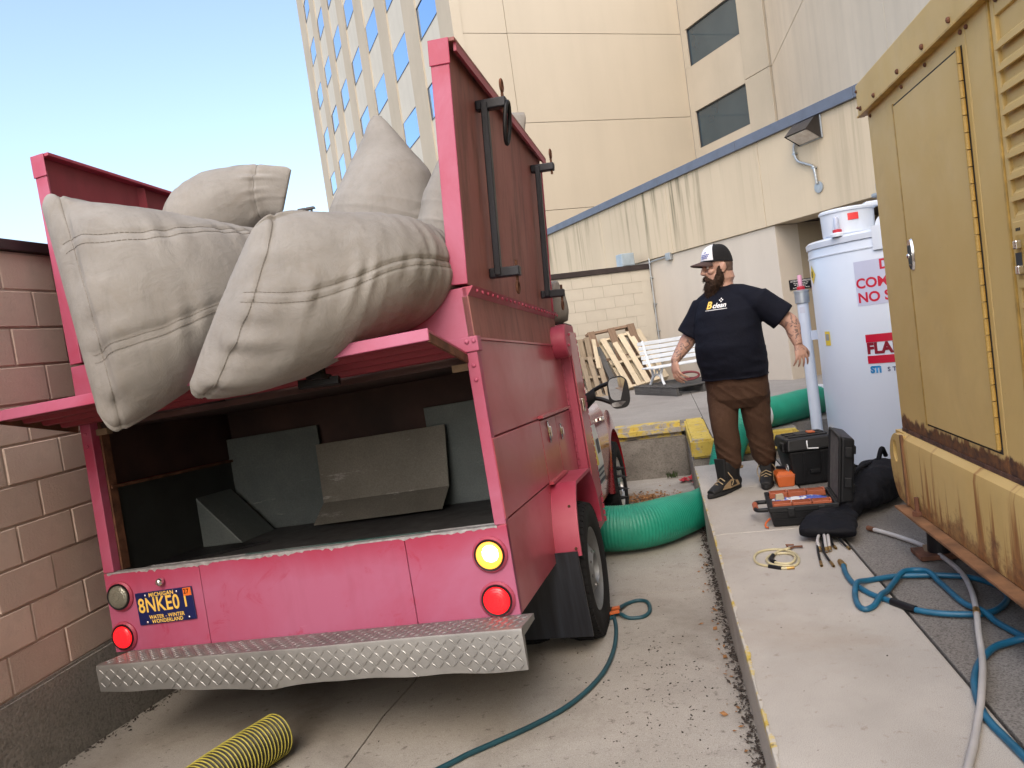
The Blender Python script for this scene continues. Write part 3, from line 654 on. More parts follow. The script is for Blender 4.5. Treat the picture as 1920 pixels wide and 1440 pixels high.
for i, x in enumerate(np.arange(.115, 2.045, .0295)):
    for j in range(6):
        z = -.012 - j * .0295
        if z - .012 < bot(x): break
        s = 1 if (i + j) % 2 else -1
        lozenge((x, yf(x) - .002, z), (L_ * .42, 0, s * L_ * .42), (-s * Wd * .5, 0, Wd * .5), (0, -.0022, 0))
    for j in range(6):
        y = -.19 + j * .031; s = 1 if (i + j) % 2 else -1
        lozenge((x, y, .0182 - (y + .205) * .0693 + .0004), (L_ * .42, s * L_ * .42, 0), (-s * Wd * .5, Wd * .5, 0), (0, 0, .003))
stuff(tr.build('treads', M_alu, bp, fix=False))
T(MB().box((.2, .03, -.10), (1.85, .12, -.003)), 'frame_rail', M_black)
# --- wheel arch flare, mud flap, wheels
fl = MB(); A = np.linspace(0, np.pi, 25)
yc, zc, ra, rz = 1.27, .02, .44, .36
fl.grid([[(x, yc - ra * math.cos(a) , zc + rz * min(1, 1.25 * math.sin(a)) ) for a in A] for x in (W, 2.135)])
fl.grid([[(2.135, yc - (ra - h) * math.cos(a), zc + (rz - h) * min(1, 1.25 * math.sin(a))) for a in A] for h in (0, .018)])
fl.grid([[(x, yc - (ra - .018) * math.cos(a), zc + (rz - .018) * min(1, 1.25 * math.sin(a))) for a in A] for x in (2.135, W - .3)])
f_ = T(fl, 'wheel_arch', M_red, smooth=40)
for z in (.06, .28): MB().ball((2.11, yc - ra - .002, z), .008, 8).build('bolt', M_rusty, f_, smooth=180)
k = NT('rubber flap'); c = k.ramp(k.noise(1, 5, .6, co=k.coord((26, 1, 1.6))), (.35, (.006, .007, .011)), (.75, (.028, .033, .045)))
M_mf = k.fin(c, .38, 0, .5)
T(MB().hexa([(1.60, .835, -.385), (2.125, .835, -.40), (2.125, .845, -.40), (1.60, .845, -.385), (1.58, .80, .06), (2.12, .80, .05), (2.12, .81, .05), (1.58, .81, .06)]), 'mud_flap', M_mf)
def tyre(name, c, R_, wd, par, rimr, label=None, spikes=False, dish=.06, M_rim=None):
    """wheel with its axle along x at c; outer face on +x side"""
    Mx = Matrix.Translation(c) @ Matrix.Rotation(R(90), 4, 'Y')
    h = wd / 2; n = 60; prof = [(rimr, -h * .8), (rimr + .03, -h * .95), (R_ * .86, -h * 1.02), (R_ * .96, -h * .92), (R_, -h * .72), (R_ + .002, 0), (R_, h * .72), (R_ * .96, h * .92), (R_ * .86, h * 1.02), (rimr + .03, h * .95), (rimr, h * .8)]
    wroot = T(MB().lathe(prof, n, Mx, caps=False), name, M_rub, smooth=35)
    tr_ = MB()
    for i in range(52):
        a = 2 * np.pi * i / 52
        for j, (lo, hi) in enumerate(((-.95, -.42), (-.36, .36), (.42, .95))):
            aa = a + (.045 if j == 1 else 0)
            b = [];
            for q, rr in ((lo, R_ - .006), (hi, R_ - .006), (lo, R_ + .010), (hi, R_ + .010)):
                rr2 = rr - (.018 if abs(q) > .9 else 0)
                for da in (-.042, .042): b.append(Vector((rr2 * math.cos(aa + da + q * .05), rr2 * math.sin(aa + da + q * .05), q * h)))
            b = [Mx @ q for q in b]; tr_.hexa([b[0], b[1], b[3], b[2], b[4], b[5], b[7], b[6]])
    stuff(tr_.build('tread', M_rub, wroot))
    rm = MB().lathe([(.001, h - dish * 1.2), (rimr * .32, h - dish * 1.2), (rimr * .38, h - dish * .2), (rimr * .6, h - dish * .9), (rimr * .82, h - dish * 1.3), (rimr * .95, h * .6), (rimr * 1.01, h * .84), (rimr * 1.03, h * .84), (rimr * 1.0, h * .5), (rimr * .9, -h * .7), (.001, -h * .7)], 40, Mx, caps=False).build('rim', M_rim, wroot, smooth=35)
    sp = MB()
    for i in range(8):
        a = 2 * np.pi * i / 8 + .2; q = Vector((rimr * .42 * math.cos(a), rimr * .42 * math.sin(a), h - dish * .8))
        if spikes:
            q = Vector((rimr * .62 * math.cos(a), rimr * .62 * math.sin(a), h - dish * .9)); sp.tube([Mx @ q, Mx @ (q + Vector((0, 0, .035))), Mx @ (q + Vector((0, 0, .085)))], [.017, .014, .002], 10)
        else: sp.tube([Mx @ q, Mx @ (q + Vector((0, 0, .025)))], .012, 6)
    sp.build('lug_nuts', M_black if spikes else M_chrome, wroot, smooth=40)
    if label: wroot['label'] = label
    return wroot
M_rimg = simple('dusty grey rim', (.20, .21, .215), .5, .4, var=.25); M_riml = simple('polished rim', (.5, .5, .49), .3, .8)
tyre('wheel', (2.035, 1.25, -.155), .375, .20, truck, .225, M_rim=M_rimg, dish=.05)
tyre('wheel', (1.72, 1.25, -.155), .375, .20, truck, .225, M_rim=M_rimg)
tyre('wheel', (-.035, 1.25, -.065), .375, .20, truck, .225, M_rim=M_rimg, dish=.05); tyre('wheel', (.28, 1.25, -.075), .375, .20, truck, .225, M_rim=M_rimg)
T(MB().cyl((.1, 1.25, -.13), (1.9, 1.25, -.155), .07), 'axle', M_black, smooth=60)
T(MB().box((.5, .1, -.12), (.62, 4.6, -.02)), 'frame_rail', M_black); T(MB().box((1.38, .1, -.12), (1.5, 4.6, -.02)), 'frame_rail', M_black)
# --- tall cabinet between body and cab
T(MB().box((-.05, 1.955, -.10), (2.062, 2.30, 1.292)), 'pump_cabinet', M_red, bevel=.004)
T(MB().box((2.0, 1.962, 1.294), (2.055, 2.295, 1.302)), 'cabinet_lid', M_black)
cd_ = T(MB().box((2.064, 1.985, .10), (2.074, 2.27, 1.24)), 'cabinet_door', M_reds, bevel=.003)
MB().cbox((2.082, 2.06, .74), (.014, .05, .09)).build('handle', M_chrome, cd_, bevel=.005)
hm = MB()
for z in np.arange(-.08, 1.25, .045): hm.cbox((2.066, 2.292, z), (.016, .012, .034)); hm.cbox((2.006, 1.948, z), (.014, .012, .034))
stuff(T(hm, 'piano_hinge', M_red))
# --- cab and hood of the pickup
def cab_sec(y, zt, x0, x1, zs=.62, zb=-.06): # body cross section
    return [(x0, y, zb), (x0 - .02, y, .25), (x0, y, zs), (x0 + .13 if zt > zs + .05 else x0 + .06, y, zt), (x1 - (.13 if zt > zs + .05 else .06), y, zt), (x1, y, zs), (x1 + .02, y, .25), (x1, y, zb)]
cb = MB(); secs = [cab_sec(2.32, .70, .04, 1.98), cab_sec(3.60, .70, .04, 1.98), cab_sec(3.75, .69, .06, 1.95), cab_sec(4.75, .62, .10, 1.90, .5), cab_sec(4.95, .45, .16, 1.84, .4)]
cb.grid(secs); cb.f += [tuple(range(8)), tuple(32 + j for j in range(8))[::-1]]; T(cb, 'cab_body', M_cab, smooth=30, bevel=.02)
rf = MB(); rs = [[(x0, y, z) for x0, z in ((.10, .69), (.20, zt - .03), (.30, zt), (1.72, zt), (1.82, zt - .03), (1.92, .69))] for y, zt in ((2.34, 1.20), (3.15, 1.20), (3.75, .72))]
rf.grid(rs); rf.f += [tuple(range(6))]; T(rf, 'cab_roof', M_cab, smooth=30)
M_wg = simple('dark window glass', (.015, .02, .022), .06, var=.1)
T(MB().hexa([(1.905, 2.42, .72), (1.912, 2.42, .72), (1.912, 3.45, .72), (1.905, 3.45, .72), (1.822, 2.45, 1.12), (1.829, 2.45, 1.12), (1.835, 3.05, 1.12), (1.828, 3.05, 1.12)]), 'side_window', M_wg)
T(MB().hexa([(.22, 3.19, 1.15), (1.80, 3.19, 1.15), (1.80, 3.17, 1.155), (.22, 3.17, 1.155), (.16, 3.71, .735), (1.86, 3.71, .735), (1.86, 3.70, .75), (.16, 3.70, .75)]), 'windscreen', M_wg)
dr = MB(); zs = [(-.04, 2.003), (.12, 2.022), (.25, 2.03), (.42, 2.022), (.60, 2.0), (.685, 1.965)]
dr.grid([[(x, y, z) for z, x in zs] for y in (2.42, 2.7, 3.0, 3.3, 3.56)]); dr.grid([[(x - .05, y, z) for z, x in zs] for y in (2.42, 3.56)], flip=True)
d_ = T(dr, 'door', M_cab, smooth=40)
MB().cbox((2.022, 3.28, .56), (.03, .14, .035)).build('handle', M_chrome, d_, bevel=.008)
mg = MB(); mz = [(.10, 2.0215), (.25, 2.0325), (.42, 2.0245), (.55, 2.009)]
M_mag = simple('white magnet sign', (.72, .72, .70), .5, var=.04); M_magy = simple('yellow print', (.75, .60, .08), .5, var=.04); M_mags = simple('dark print', (.06, .07, .10), .5)
mg.grid([[(x, y, z) for z, x in mz] for y in (2.52, 2.92)]); mg_ = mg.build('magnet_sign', M_mag, d_, fix=False)
mg = MB(); mg.add([(2.0265, 2.54, .41), (2.0265, 2.66, .41), (2.0125, 2.66, .54), (2.0125, 2.54, .54)], [(0, 1, 2, 3)]); mg.add([(2.036, 2.54, .26), (2.036, 2.66, .26), (2.0275, 2.64, .40), (2.0275, 2.54, .40)], [(0, 1, 2, 3)]); mg.build('yellow_mark', M_magy, d_, fix=False)
mg = MB()
for z0, z1 in ((.12, .15), (.17, .19), (.21, .23)): mg.add([(2.035 - .003 * (z0 < .2), 2.55, z0), (2.035 - .003 * (z0 < .2), 2.88, z0), (2.036, 2.88, z1), (2.036, 2.55, z1)], [(0, 1, 2, 3)])
mg.add([(2.0295, 2.72, .33), (2.0295, 2.88, .33), (2.026, 2.88, .44), (2.026, 2.72, .44)], [(0, 1, 2, 3)]); mg.build('dark_print', M_mags, d_, fix=False)
# fender round the front wheel
A = np.linspace(-.15, np.pi + .15, 21); fe = MB()
fe.grid([[(x, 3.84 + .47 * math.cos(a), -.02 + .44 * math.sin(a)) for a in A] for x in (1.75, 2.02, 2.035)])
fe.grid([[(2.035, 3.84 + .47 * math.cos(a), -.02 + .44 * math.sin(a)) for a in A], [(2.0, 3.84 + .62 * math.cos(a), .02 + .58 * math.sin(a)) for a in A]])
T(fe, 'fender', M_cab, smooth=40)
tyre('wheel', (1.935, 3.72, -.055), .375, .24, truck, .225, spikes=True, M_rim=M_riml, dish=.05); tyre('wheel', (.065, 3.72, -.03), .375, .24, truck, .225, M_rim=M_riml)
# --- towing mirror
mr = T(MB().loft([((1.93, 2.98, .70), (0, .05, 0), (0, 0, .07)), ((2.02, 2.97, .76), (0, .04, 0), (0, 0, .055)), ((2.05, 2.96, .78), (0, .03, 0), (0, 0, .05))], 16), 'mirror', M_black, smooth=60)
for z0, z1 in ((.83, .845), (.735, .69)): MB().tube(spline([(2.02, 2.97, .5 * z0 + .38), (2.09, 2.95, z0 - .005), (2.17, 2.93, z1)], 12), .017, 10).build('arm', M_black, mr, smooth=60)
MB().loft([((2.238, 2.90 + d, .762), (s * .083, 0, 0), (0, 0, s * .127), .62) for d, s in ((0.0, .97), (.012, 1.0), (.05, .98), (.085, .86), (.10, .5))], 36).build('housing', M_black, mr, smooth=50)
M_mir = simple('mirror glass silver', (.85, .86, .87), .03, 1.0, var=.02)
MB().loft([((2.240, 2.893 + d, .79), (.068, .012, 0), (0, -.006, .088), .55) for d in (0, .004)], 32).build('mirror_glass', M_mir, mr)
MB().loft([((2.232, 2.894 + d, .672), (.060, .01, 0), (0, -.004, .019), .6) for d in (0, .004)], 24).build('mirror_glass', M_mir, mr)
# --- rear hatch lid, swung up level
LM = Matrix.Translation((0, .012, 1.092)) @ Matrix.Rotation(R(-10.5), 4, 'X')      # local -y points out towards the viewer
lid = T(MB().box((-.02, -.445, .0), (1.955, -.0, .012)), 'hatch_lid', M_red, M=LM, bevel=.003)
MB().box((-.02, -.449, -.03), (1.955, -.440, .016)).build('edge_flange', M_redf, lid, bevel=.003)
MB().box((1.947, -.44, -.034), (1.957, -.005, -.001)).build('edge_flange', M_rusty, lid); MB().box((-.02, -.44, -.034), (-.010, -.005, -.001)).build('edge_flange', M_rusty, lid)
for y in (-.39, -.30, -.20, -.10): MB().hexa([(.0, y - .028, -.001), (1.94, y - .028, -.001), (1.94, y + .028, -.001), (.0, y + .028, -.001), (.0, y - .012, -.022), (1.94, y - .012, -.022), (1.94, y + .012, -.022), (.0, y + .012, -.022)]).build('stiffener', M_redi, lid)
lt = MB(); lt.lathe([(.001, -.05), (.05, -.05), (.05, -.03), (.028, -.025), (.028, .0), (.001, .0)], 20, Matrix.Translation((1.43, -.30, -.02))); lt.cbox((1.43, -.30, -.075), (.16, .035, .03), (0, 0, .2)); lt.build('latch', M_black, lid, smooth=40)
for x in (.085, 1.905): T(MB().cbox((x, .05, 1.045), (.07, .035, .03)), 'stop_block', M_wood)
# --- roof doors standing open
def roof_door(name, x, lean, flip, label):
    Mx = Matrix.Translation((x, .0, 1.382)) @ Matrix.Rotation(R(lean), 4, 'Y'); s = -1 if flip else 1
    x0, x1 = (-.085, -.004) if not flip else (.004, .07)
    d = T(MB().box((x0 + .012, .012, .0), (x1 - .010, 1.93, .995)), name, M_flap if not flip else M_redi, M=Mx)
    MB().box((x0, .0, .0), (x1, .012, .93)).build('rear_rim', M_redf, d, bevel=.003); MB().box((x0, 1.93, .0), (x1, 1.942, .96)).build('front_rim', M_red, d)
    MB().box((x0 - .004, -.006, .905), (x1 + .006, 0.0, 1.012)).build('corner_cap', M_redf, d, bevel=.003)
    MB().box((x0 - .004, 0.0, .996), (x1 + .030, 1.945, 1.012)).build('top_lip', M_flap if not flip else M_red, d, bevel=.002)
    if not flip: MB().box((x1 + .018, 0.02, .962), (x1 + .030, 1.945, .996)).build('lip_return', M_red, d)
    d['label'] = label; return d
rd = roof_door('roof_door', W + .012, 4.9, False, 'right roof door with two black lock bars'); ld = roof_door('roof_door', .0, -1.5, True, 'left roof door')
for y in (.66, 1.32): MB().hexa([(.060, y - .03, 0), (.061, y + .03, 0), (.062, y + .03, 0), (.060, y - .03, 0), (.060, y - .03, .99), (.061, y + .03, .99), (.085, y, .99), (.085, y, .99)]).build('rib', M_redi, ld) if False else MB().prism([(.060, y - .035, .01), (.060, y + .035, .01), (.085, y, .01)], (0, 0, .98)).build('rib', M_redi, ld)
for y in (.40, 1.60):
    b = MB().cbox((.030, y, .47), (.032, .040, .80)).build('lock_bar', M_blkst, rd, bevel=.005)
    for z in (.085, .86):
        MB().cbox((.060, y + .01, z), (.145, .046, .046)).build('bracket', M_blkst, rd, bevel=.006)
        MB().tube([(.115, y + .01, z - .045), (.115, y + .01, z + .05)], .007, 8).build('pin', M_rusty, rd, smooth=60)
        zz = z - .075 if z < .5 else z + .078
        MB().tube([(.115, y + .01 + .024 * math.cos(a), zz + .027 * math.sin(a)) for a in np.linspace(0, 2 * np.pi, 18)], .006, 8, caps=False).build('eye_bolt', M_rusty, rd, smooth=60)
    MB().cbox((.0035, y + .01, .475), (.012, .10, .90)).build('mount_plate', M_rusty if y < 1 else M_flap, b) if False else None
ring = MB().tube([(.125 + .01 * math.sin(a), .425 + .045 * math.cos(a), .77 + .095 * math.sin(a)) for a in np.linspace(0, 2 * np.pi, 32)], .010, 8, caps=False); ring.build('strap_loop', M_black, rd, smooth=60)
# ================================================================ the inflated dust bags
def m_canvas(name, a, b):
    k = NT(name); c = k.ramp(k.noise(2.6, 7, .62, dist=.5), (.30, a), (.68, b))
    c = k.mix(k.math('MULTIPLY', k.ramp(k.noise(7, 6, .7, dist=1.0), (.50, 0.0), (.75, 1.0)), .30), c, (.20, .165, .125))
    c = k.mix(k.math('MULTIPLY', k.ramp(k.noise(1.0, 6, .7, co=k.coord((24, 24, 3))), (.52, 0.0), (.75, 1.0)), .25), c, tuple(q * .6 for q in a))
    b1 = k.bump(k.noise(9, 6, .7, dist=.8), .38, .018); k.bump(k.noise(420, 2), .25, .0012, b1)
    return k.fin(c, .86, 0, .2)
M_can = m_canvas('dusty canvas', (.215, .202, .184), (.30, .286, .264))
M_thr = simple('stitch thread', (.215, .195, .17), .9)
def bag(label, spine, wv, tk, seams=(), ends=(), nu=150, nv=90, wrinkle=1.0, gather=0.0, seed=0, pw=.55, rnd=(.30, .30), pleat=0.0, group='inflated dust bags bulging from the truck'):
    """pillow: spine points, half width vector and half thickness at each; seams: (v) lines along it; ends: (u) lines across it"""
    S = spline(spine, nu); t = np.linspace(0, 1, len(spine)); uu = np.linspace(0, 1, nu)
    def itp(a): a = np.asarray(a, float); return np.stack([np.interp(uu, t, a[:, q]) for q in range(a.shape[1])], 1)
    cl = np.linalg.norm(np.diff(np.asarray(spine, float), axis=0), axis=1); t = np.concatenate([[0], np.cumsum(cl)]) / cl.sum()
    Wv = itp(wv); kw = np.ones(9) / 9; Wv = np.stack([np.convolve(np.pad(Wv[:, q], 4, mode='edge'), kw, 'valid') for q in range(3)], 1)
    Tk = np.interp(uu, t if len(tk) == len(spine) else np.linspace(0, 1, len(tk)), tk)
    ker = np.ones(13) / 13; Tp = np.pad(Tk, 6, mode='edge'); Tk2 = np.convolve(Tp, ker, 'valid'); Tk2[0] = Tk[0]; Tk2[-1] = Tk[-1]; Tk = Tk2
    # round the thickness towards both ends like a pillow
    e0 = np.clip(uu / rnd[0], 0, 1); e1 = np.clip((1 - uu) / rnd[1], 0, 1); Tk = Tk * np.sqrt(1 - (1 - e0) ** 2) * np.sqrt(1 - (1 - e1) ** 2)
    Wv = Wv * (1 - .14 * np.clip(1 - uu / .035, 0, 1) ** 2)[:, None]
    D = np.gradient(S, axis=0); D /= np.linalg.norm(D, axis=1)[:, None]
    N = np.cross(D, Wv); N /= np.linalg.norm(N, axis=1)[:, None]
    th = np.linspace(0, 2 * np.pi, nv * 2, endpoint=False); v = np.cos(th); h = np.sign(np.sin(th)) * (1 - v ** 2) ** pw
    U2, V2 = np.meshgrid(uu, v, indexing='ij'); H2 = np.broadcast_to(h, U2.shape)
    wl_ = np.linalg.norm(Wv, axis=1)
    P = S[:, None] + Wv[:, None] * V2[..., None] + N[:, None] * (H2 * Tk[:, None])[..., None]
    Nn = N[:, None] * np.sign(H2)[..., None] * np.sqrt(np.abs(H2))[..., None] + (Wv / wl_[:, None])[:, None] * (V2 ** 3)[..., None]
    Nn /= np.linalg.norm(Nn, axis=2)[..., None] + 1e-9
    L = np.linalg.norm(np.diff(S, axis=0), axis=1).sum(); X = U2 * L; Y = V2 * wl_.mean()
    q = np.stack([X * 3 + seed * 7.7, Y * 3 + np.sign(H2) * 5, 0 * X + seed], -1).reshape(-1, 3); d = fbm(q, 3).reshape(U2.shape) * .012
    # long soft folds running across the bag
    fold = np.stack([X * 13 + seed * 3.1 + Y * 2.5, Y * 2.0 + np.sign(H2) * 9, 0 * X], -1).reshape(-1, 3); rg = 1 - np.abs(vnoise(fold).reshape(U2.shape)) * 1.6
    d += np.clip(rg, 0, 1) ** 2 * .012 * wrinkle * np.clip(1.2 - 2.2 * np.abs(U2 - .8), .15, 1) 
    for su in ends:      # seam across: groove with puckers either side
        dist = (U2 - su) * L; pk = np.stack([Y * 24 + seed, dist * 4, np.sign(H2) * 3], -1).reshape(-1, 3)
        d += -.010 * np.exp(-(dist / .008) ** 2) + wrinkle * .017 * vnoise(pk).reshape(U2.shape) * np.exp(-np.abs(dist) / .075)
    for sv in seams:     # seam along the bag
        dist = (V2 - sv) * wl_.mean(); pk = np.stack([X * 26 + seed, dist * 4, np.sign(H2) * 3 + 5], -1).reshape(-1, 3)
        d += -.009 * np.exp(-(dist / .008) ** 2) - .005 * np.exp(-((dist + .026) / .006) ** 2) + wrinkle * .015 * vnoise(pk).reshape(U2.shape) * np.exp(-np.abs(dist + .012) / .05)
    pk = np.stack([Y * 22 + seed, X * 3, np.sign(H2) * 3], -1).reshape(-1, 3); d += gather * .014 * vnoise(pk).reshape(U2.shape) * np.exp(-U2 * L / .15)
    pl = 1 - np.abs(vnoise(np.stack([X * 17 + Y * 5 + seed, Y * 2.2, np.sign(H2) * 4], -1).reshape(-1, 3)).reshape(U2.shape)) * 2
    d += pleat * pl * np.clip((U2 - .25) / .3, 0, 1) * np.clip((V2 + .35) / .5, 0, 1)
    d *= np.clip(U2 / .012, 0, 1)
    P = P + Nn * d[..., None]
    c0 = Vector(P.reshape(-1, 3).mean(0)); base = TM @ Vector((c0.x, c0.y, P[..., 2].min()))
    o = thing('dust_bag', label, 'bag', base, group)
    W4 = np.array(TM); Pw = P @ W4[:3, :3].T + W4[:3, 3] - np.array(base); Nw = Nn @ W4[:3, :3].T
    m = MB(); m.grid(Pw, wrap=True); nn = nv * 2; m.f += [tuple((nu - 1) * nn + j for j in range(nn))]
    m.build('canvas', M_can, o, smooth=180)
    st = MB()          # stitches: short raised threads
    def stitch(path, nor, step=2):
        for i in range(0, len(path) - 1, step):
            a, b = path[i] + nor[i] * .002, path[i + 1] + nor[i + 1] * .002
            if np.linalg.norm(b - a) > 1e-4: st.bar(a, a + (b - a) * .75, .0028, .0022, nor[i])
    for su in ends:
        i = int(su * (nu - 1)); sel = np.arange(2, nn - 2); stitch(Pw[i, sel], Nw[i, sel], 1)
    for sv in seams:
        for s_ in (sv, sv - .028 / wl_.mean()):
            for half in (slice(0, nv), slice(nv, nn)):
                j = np.arange(nn)[half][np.argmin(np.abs(v[half] - s_))]; stitch(Pw[3:-3, j], Nw[3:-3, j], 1)
    if st.v: stuff(st.build('stitching', M_thr, o, fix=False))
    return o
bag('big grey canvas bag resting over the hatch lid, its wide seamed end towards the camera', [(1.245, -.585, 1.39), (1.35, -.475, 1.39), (1.50, -.28, 1.415), (1.64, -.08, 1.45), (1.74, .16, 1.475), (1.80, .45, 1.48), (1.80, .75, 1.45)],
    [(.186, .03, .292), (.168, .04, .318), (.115, .075, .315), (.075, .10, .275), (.05, .06, .22), (.02, .05, .18), (.02, .03, .13)], (.22, .27, .32, .30, .22, .13, .08), seams=(.20,), ends=(.045,), seed=1, rnd=(.17, .30), pleat=.010)
bag('grey canvas bag drooping off the left corner of the hatch lid', [(.575, -.56, 1.515), (.64, -.50, 1.505), (.77, -.41, 1.50), (.90, -.18, 1.55), (1.0, .20, 1.56), (1.1, .65, 1.45)],
    [(-.106, .05, .492), (-.100, .05, .475), (-.090, .05, .41), (-.10, .05, .33), (-.12, .05, .24), (-.1, .05, .2)], (.20, .24, .27, .27, .24, .2), seams=(.46, -.46), ends=(.05,), seed=2, rnd=(.17, .30))
bag('grey canvas bag curling over like a horn behind the two front bags', [(.945, .62, 2.150), (.830, .62, 2.168), (.665, .62, 2.140), (.520, .62, 2.075), (.385, .62, 1.94), (.31, .62, 1.70), (.33, .66, 1.40)],
    [(.050, 0, .112), (.022, 0, .132), (-.014, 0, .202), (-.043, .0, .268), (-.083, .0, .312), (-.16, 0, .30), (-.28, 0, .10)], (.05, .09, .16, .22, .26, .26, .24), ends=(.13,), seed=3, wrinkle=.7)
bag('grey canvas bag standing up in a tall peak before the tower', [(1.366, 1.0, 2.562), (1.379, .98, 2.50), (1.384, .96, 2.325), (1.375, .94, 2.172), (1.342, .92, 2.01), (1.30, .9, 1.766), (1.30, .9, 1.4)],
    [(-.022, 0, .004), (-.069, 0, .023), (-.168, 0, .025), (-.255, 0, .013), (-.30, 0, .04), (-.35, 0, .05), (-.34, 0, .0)], (.05, .07, .13, .20, .26, .28, .28), seed=4, wrinkle=.7, pw=.5, rnd=(.22, .3))
bag('grey canvas bag squeezed against the inside of the right roof door', [(1.83, .80, 2.26), (1.808, .79, 2.13), (1.765, .78, 1.95), (1.74, .77, 1.78), (1.70, .76, 1.5)],
    [(-.028, 0, .007), (-.09, 0, .008), (-.134, 0, .03), (-.162, 0, .03), (-.17, 0, 0)], (.04, .10, .17, .2, .2), seed=5, wrinkle=.8)
bag('grey canvas bag of which only the top corner shows over the right roof door', [(2.018, 1.65, 2.626), (1.972, 1.65, 2.53), (1.885, 1.65, 2.40), (1.80, 1.65, 2.24), (1.72, 1.6, 1.9), (1.7, 1.6, 1.4)],
    [(-.074, 0, .016), (-.088, 0, .04), (-.115, 0, .05), (-.13, 0, .05), (-.16, 0, .04), (-.16, 0, 0)], (.04, .05, .07, .09, .18, .2), seed=6, wrinkle=.5)
bag('small grey bag end on the cabinet top behind the right roof door', [(2.00, 2.08, 1.60), (1.995, 2.12, 1.5), (1.98, 2.16, 1.40), (1.95, 2.2, 1.33)],
    [(.03, 0, .0), (.07, 0, .0), (.09, 0, 0), (.09, 0, 0)], (.04, .07, .09, .09), seed=7, wrinkle=.5, nu=60, nv=40)
# ================================================================ THE MAN
PB = Vector((.50, 5.62, 0.0))
man = thing('person', 'bearded man in cap, navy T-shirt and brown trousers standing on the ledge looking left', 'person', PB + Vector((.008, .085, 0.003)))
PMI = Matrix.Translation(-PB)
k = NT('skin'); c = k.ramp(k.noise(9, 5, .6), (.3, (.40, .225, .165)), (.7, (.50, .305, .235)))
x, y, z = k.sep()
tat = k.math('MULTIPLY', k.ramp(k.noise(26, 4, .65, dist=1.6), (.50, 0.0), (.55, 1.0)), k.ramp(k.noise(5, 2), (.35, .15), (.55, 1.0)))
band = k.math('MULTIPLY', k.math('LESS_THAN', z, 1.255), k.math('GREATER_THAN', z, .99))
c = k.mix(k.math('MULTIPLY', k.math('MULTIPLY', tat, band), .72), c, (.045, .045, .055))
k.bump(k.noise(90, 3), .2, .003); M_skin = k.fin(c, .52, 0, .4); k.p.inputs['Subsurface Weight'].default_value = .06; k.p.inputs['Subsurface Radius'].default_value = (.01, .004, .002)
def cloth(name, a, b, rough=.85, bs=26, fold=.4):
    k = NT(name); c = k.ramp(k.noise(5, 5, .6), (.3, a), (.7, b)); b1 = k.bump(k.noise(bs, 5, .65, dist=.8), fold, .012); k.bump(k.noise(500, 2), .2, .001, b1)
    return k.fin(c, rough, 0, .2)
M_tee = cloth('navy cotton', (.0026, .0034, .0085), (.0045, .006, .0135)); M_trs = cloth('brown twill', (.052, .027, .0165), (.078, .043, .027), fold=.55)
M_beard = cloth('dark brown hair', (.020, .012, .008), (.060, .034, .022), .7, 120, .9)
M_capw = simple('white cap cloth', (.70, .72, .76), .8, var=.05); M_capb = simple('black cap mesh', (.005, .005, .006), .9, bump=.6, bscale=300); M_brim = simple('brown cap brim', (.055, .030, .026), .8, var=.3)
s_ = np.array([.92, -.40, 0]); f_ = np.array([-.40, -.92, 0]); zz = np.array([0, 0, 1.])
def hand(mb, wrist, tip, back, thumb_side, curl=.25, spread=.16):
    """relaxed hand: palm, four unequal bent fingers and a thumb rooted at the side of the palm"""
    w, t = np.array(wrist, float), np.array(tip, float); L = np.linalg.norm(t - w); d = nvec(t - w); bk = nvec(np.array(back, float) - d * (np.array(back) @ d)); sd = np.cross(d, bk) * thumb_side
    P = lambda a, b, c_: w + d * a * L + sd * b + bk * c_
    mb.loft([(P(-.10, 0, 0), sd * .029, bk * .022), (P(.06, 0, 0), sd * .033, bk * .019), (P(.28, .004, 0), sd * .043, bk * .019), (P(.47, .002, .001), sd * .044, bk * .016), (P(.54, 0, 0), sd * .038, bk * .012)], 16)
    for b0, ln, sp in ((.033, .86, .5), (.0115, .97, .12), (-.0105, .92, -.25), (-.031, .78, -.65)):
        a0 = P(.42, b0 * .92, .002); k1 = P(.42 + .22 * ln, b0 + sp * spread * .04, .003 - .004 * curl); k2 = P(.42 + .40 * ln, b0 + sp * spread * .085, -.022 * curl - .004); k3 = P(.42 + .545 * ln, b0 + sp * spread * .12, -.070 * curl - .006)
        mb.tube(spline([a0, k1, k2, k3], 14), np.interp(np.linspace(0, 1, 14), [0, .35, .75, 1], [.0098, .0094, .0084, .0062]), 10)
        mb.ball(k3, .0066, 8)
    a0 = P(.12, .026, -.004); k1 = P(.30, .054, -.012); k2 = P(.45, .066, -.024); k3 = P(.58, .066, -.036)
    mb.tube(spline([a0, k1, k2, k3], 14), np.interp(np.linspace(0, 1, 14), [0, .4, 1], [.016, .0125, .0078]), 10); mb.ball(k3, .0084, 8)
# head frame
hc = np.array([.487, 5.605, 1.648]); fx = nvec([-.955, -.28, -.06]); fy = nvec(np.cross(zz, fx)); fz = np.cross(fx, fy)
HM = Matrix(((fx[0], fy[0], fz[0], 0), (fx[1], fy[1], fz[1], 0), (fx[2], fy[2], fz[2], 0), (0, 0, 0, 1)))
H = lambda a, b, c_: hc + fx * a + fy * b + fz * c_
b = MB()
b.ball(H(-.005, 0, .035), (.104, .079, .100), 24, HM); b.ball(H(.028, 0, -.055), (.070, .063, .085), 20, HM); b.ball(H(.035, 0, -.105), (.056, .054, .042), 16, HM)
b.loft([(H(.088, 0, .030), fy * .010, fx * .014), (H(.103, 0, .008), fy * .012, fx * .016), (H(.116, 0, -.018), fy * .016, fx * .018), (H(.114, 0, -.034), fy * .019, fx * .017), (H(.100, 0, -.044), fy * .013, fx * .010)], 14)
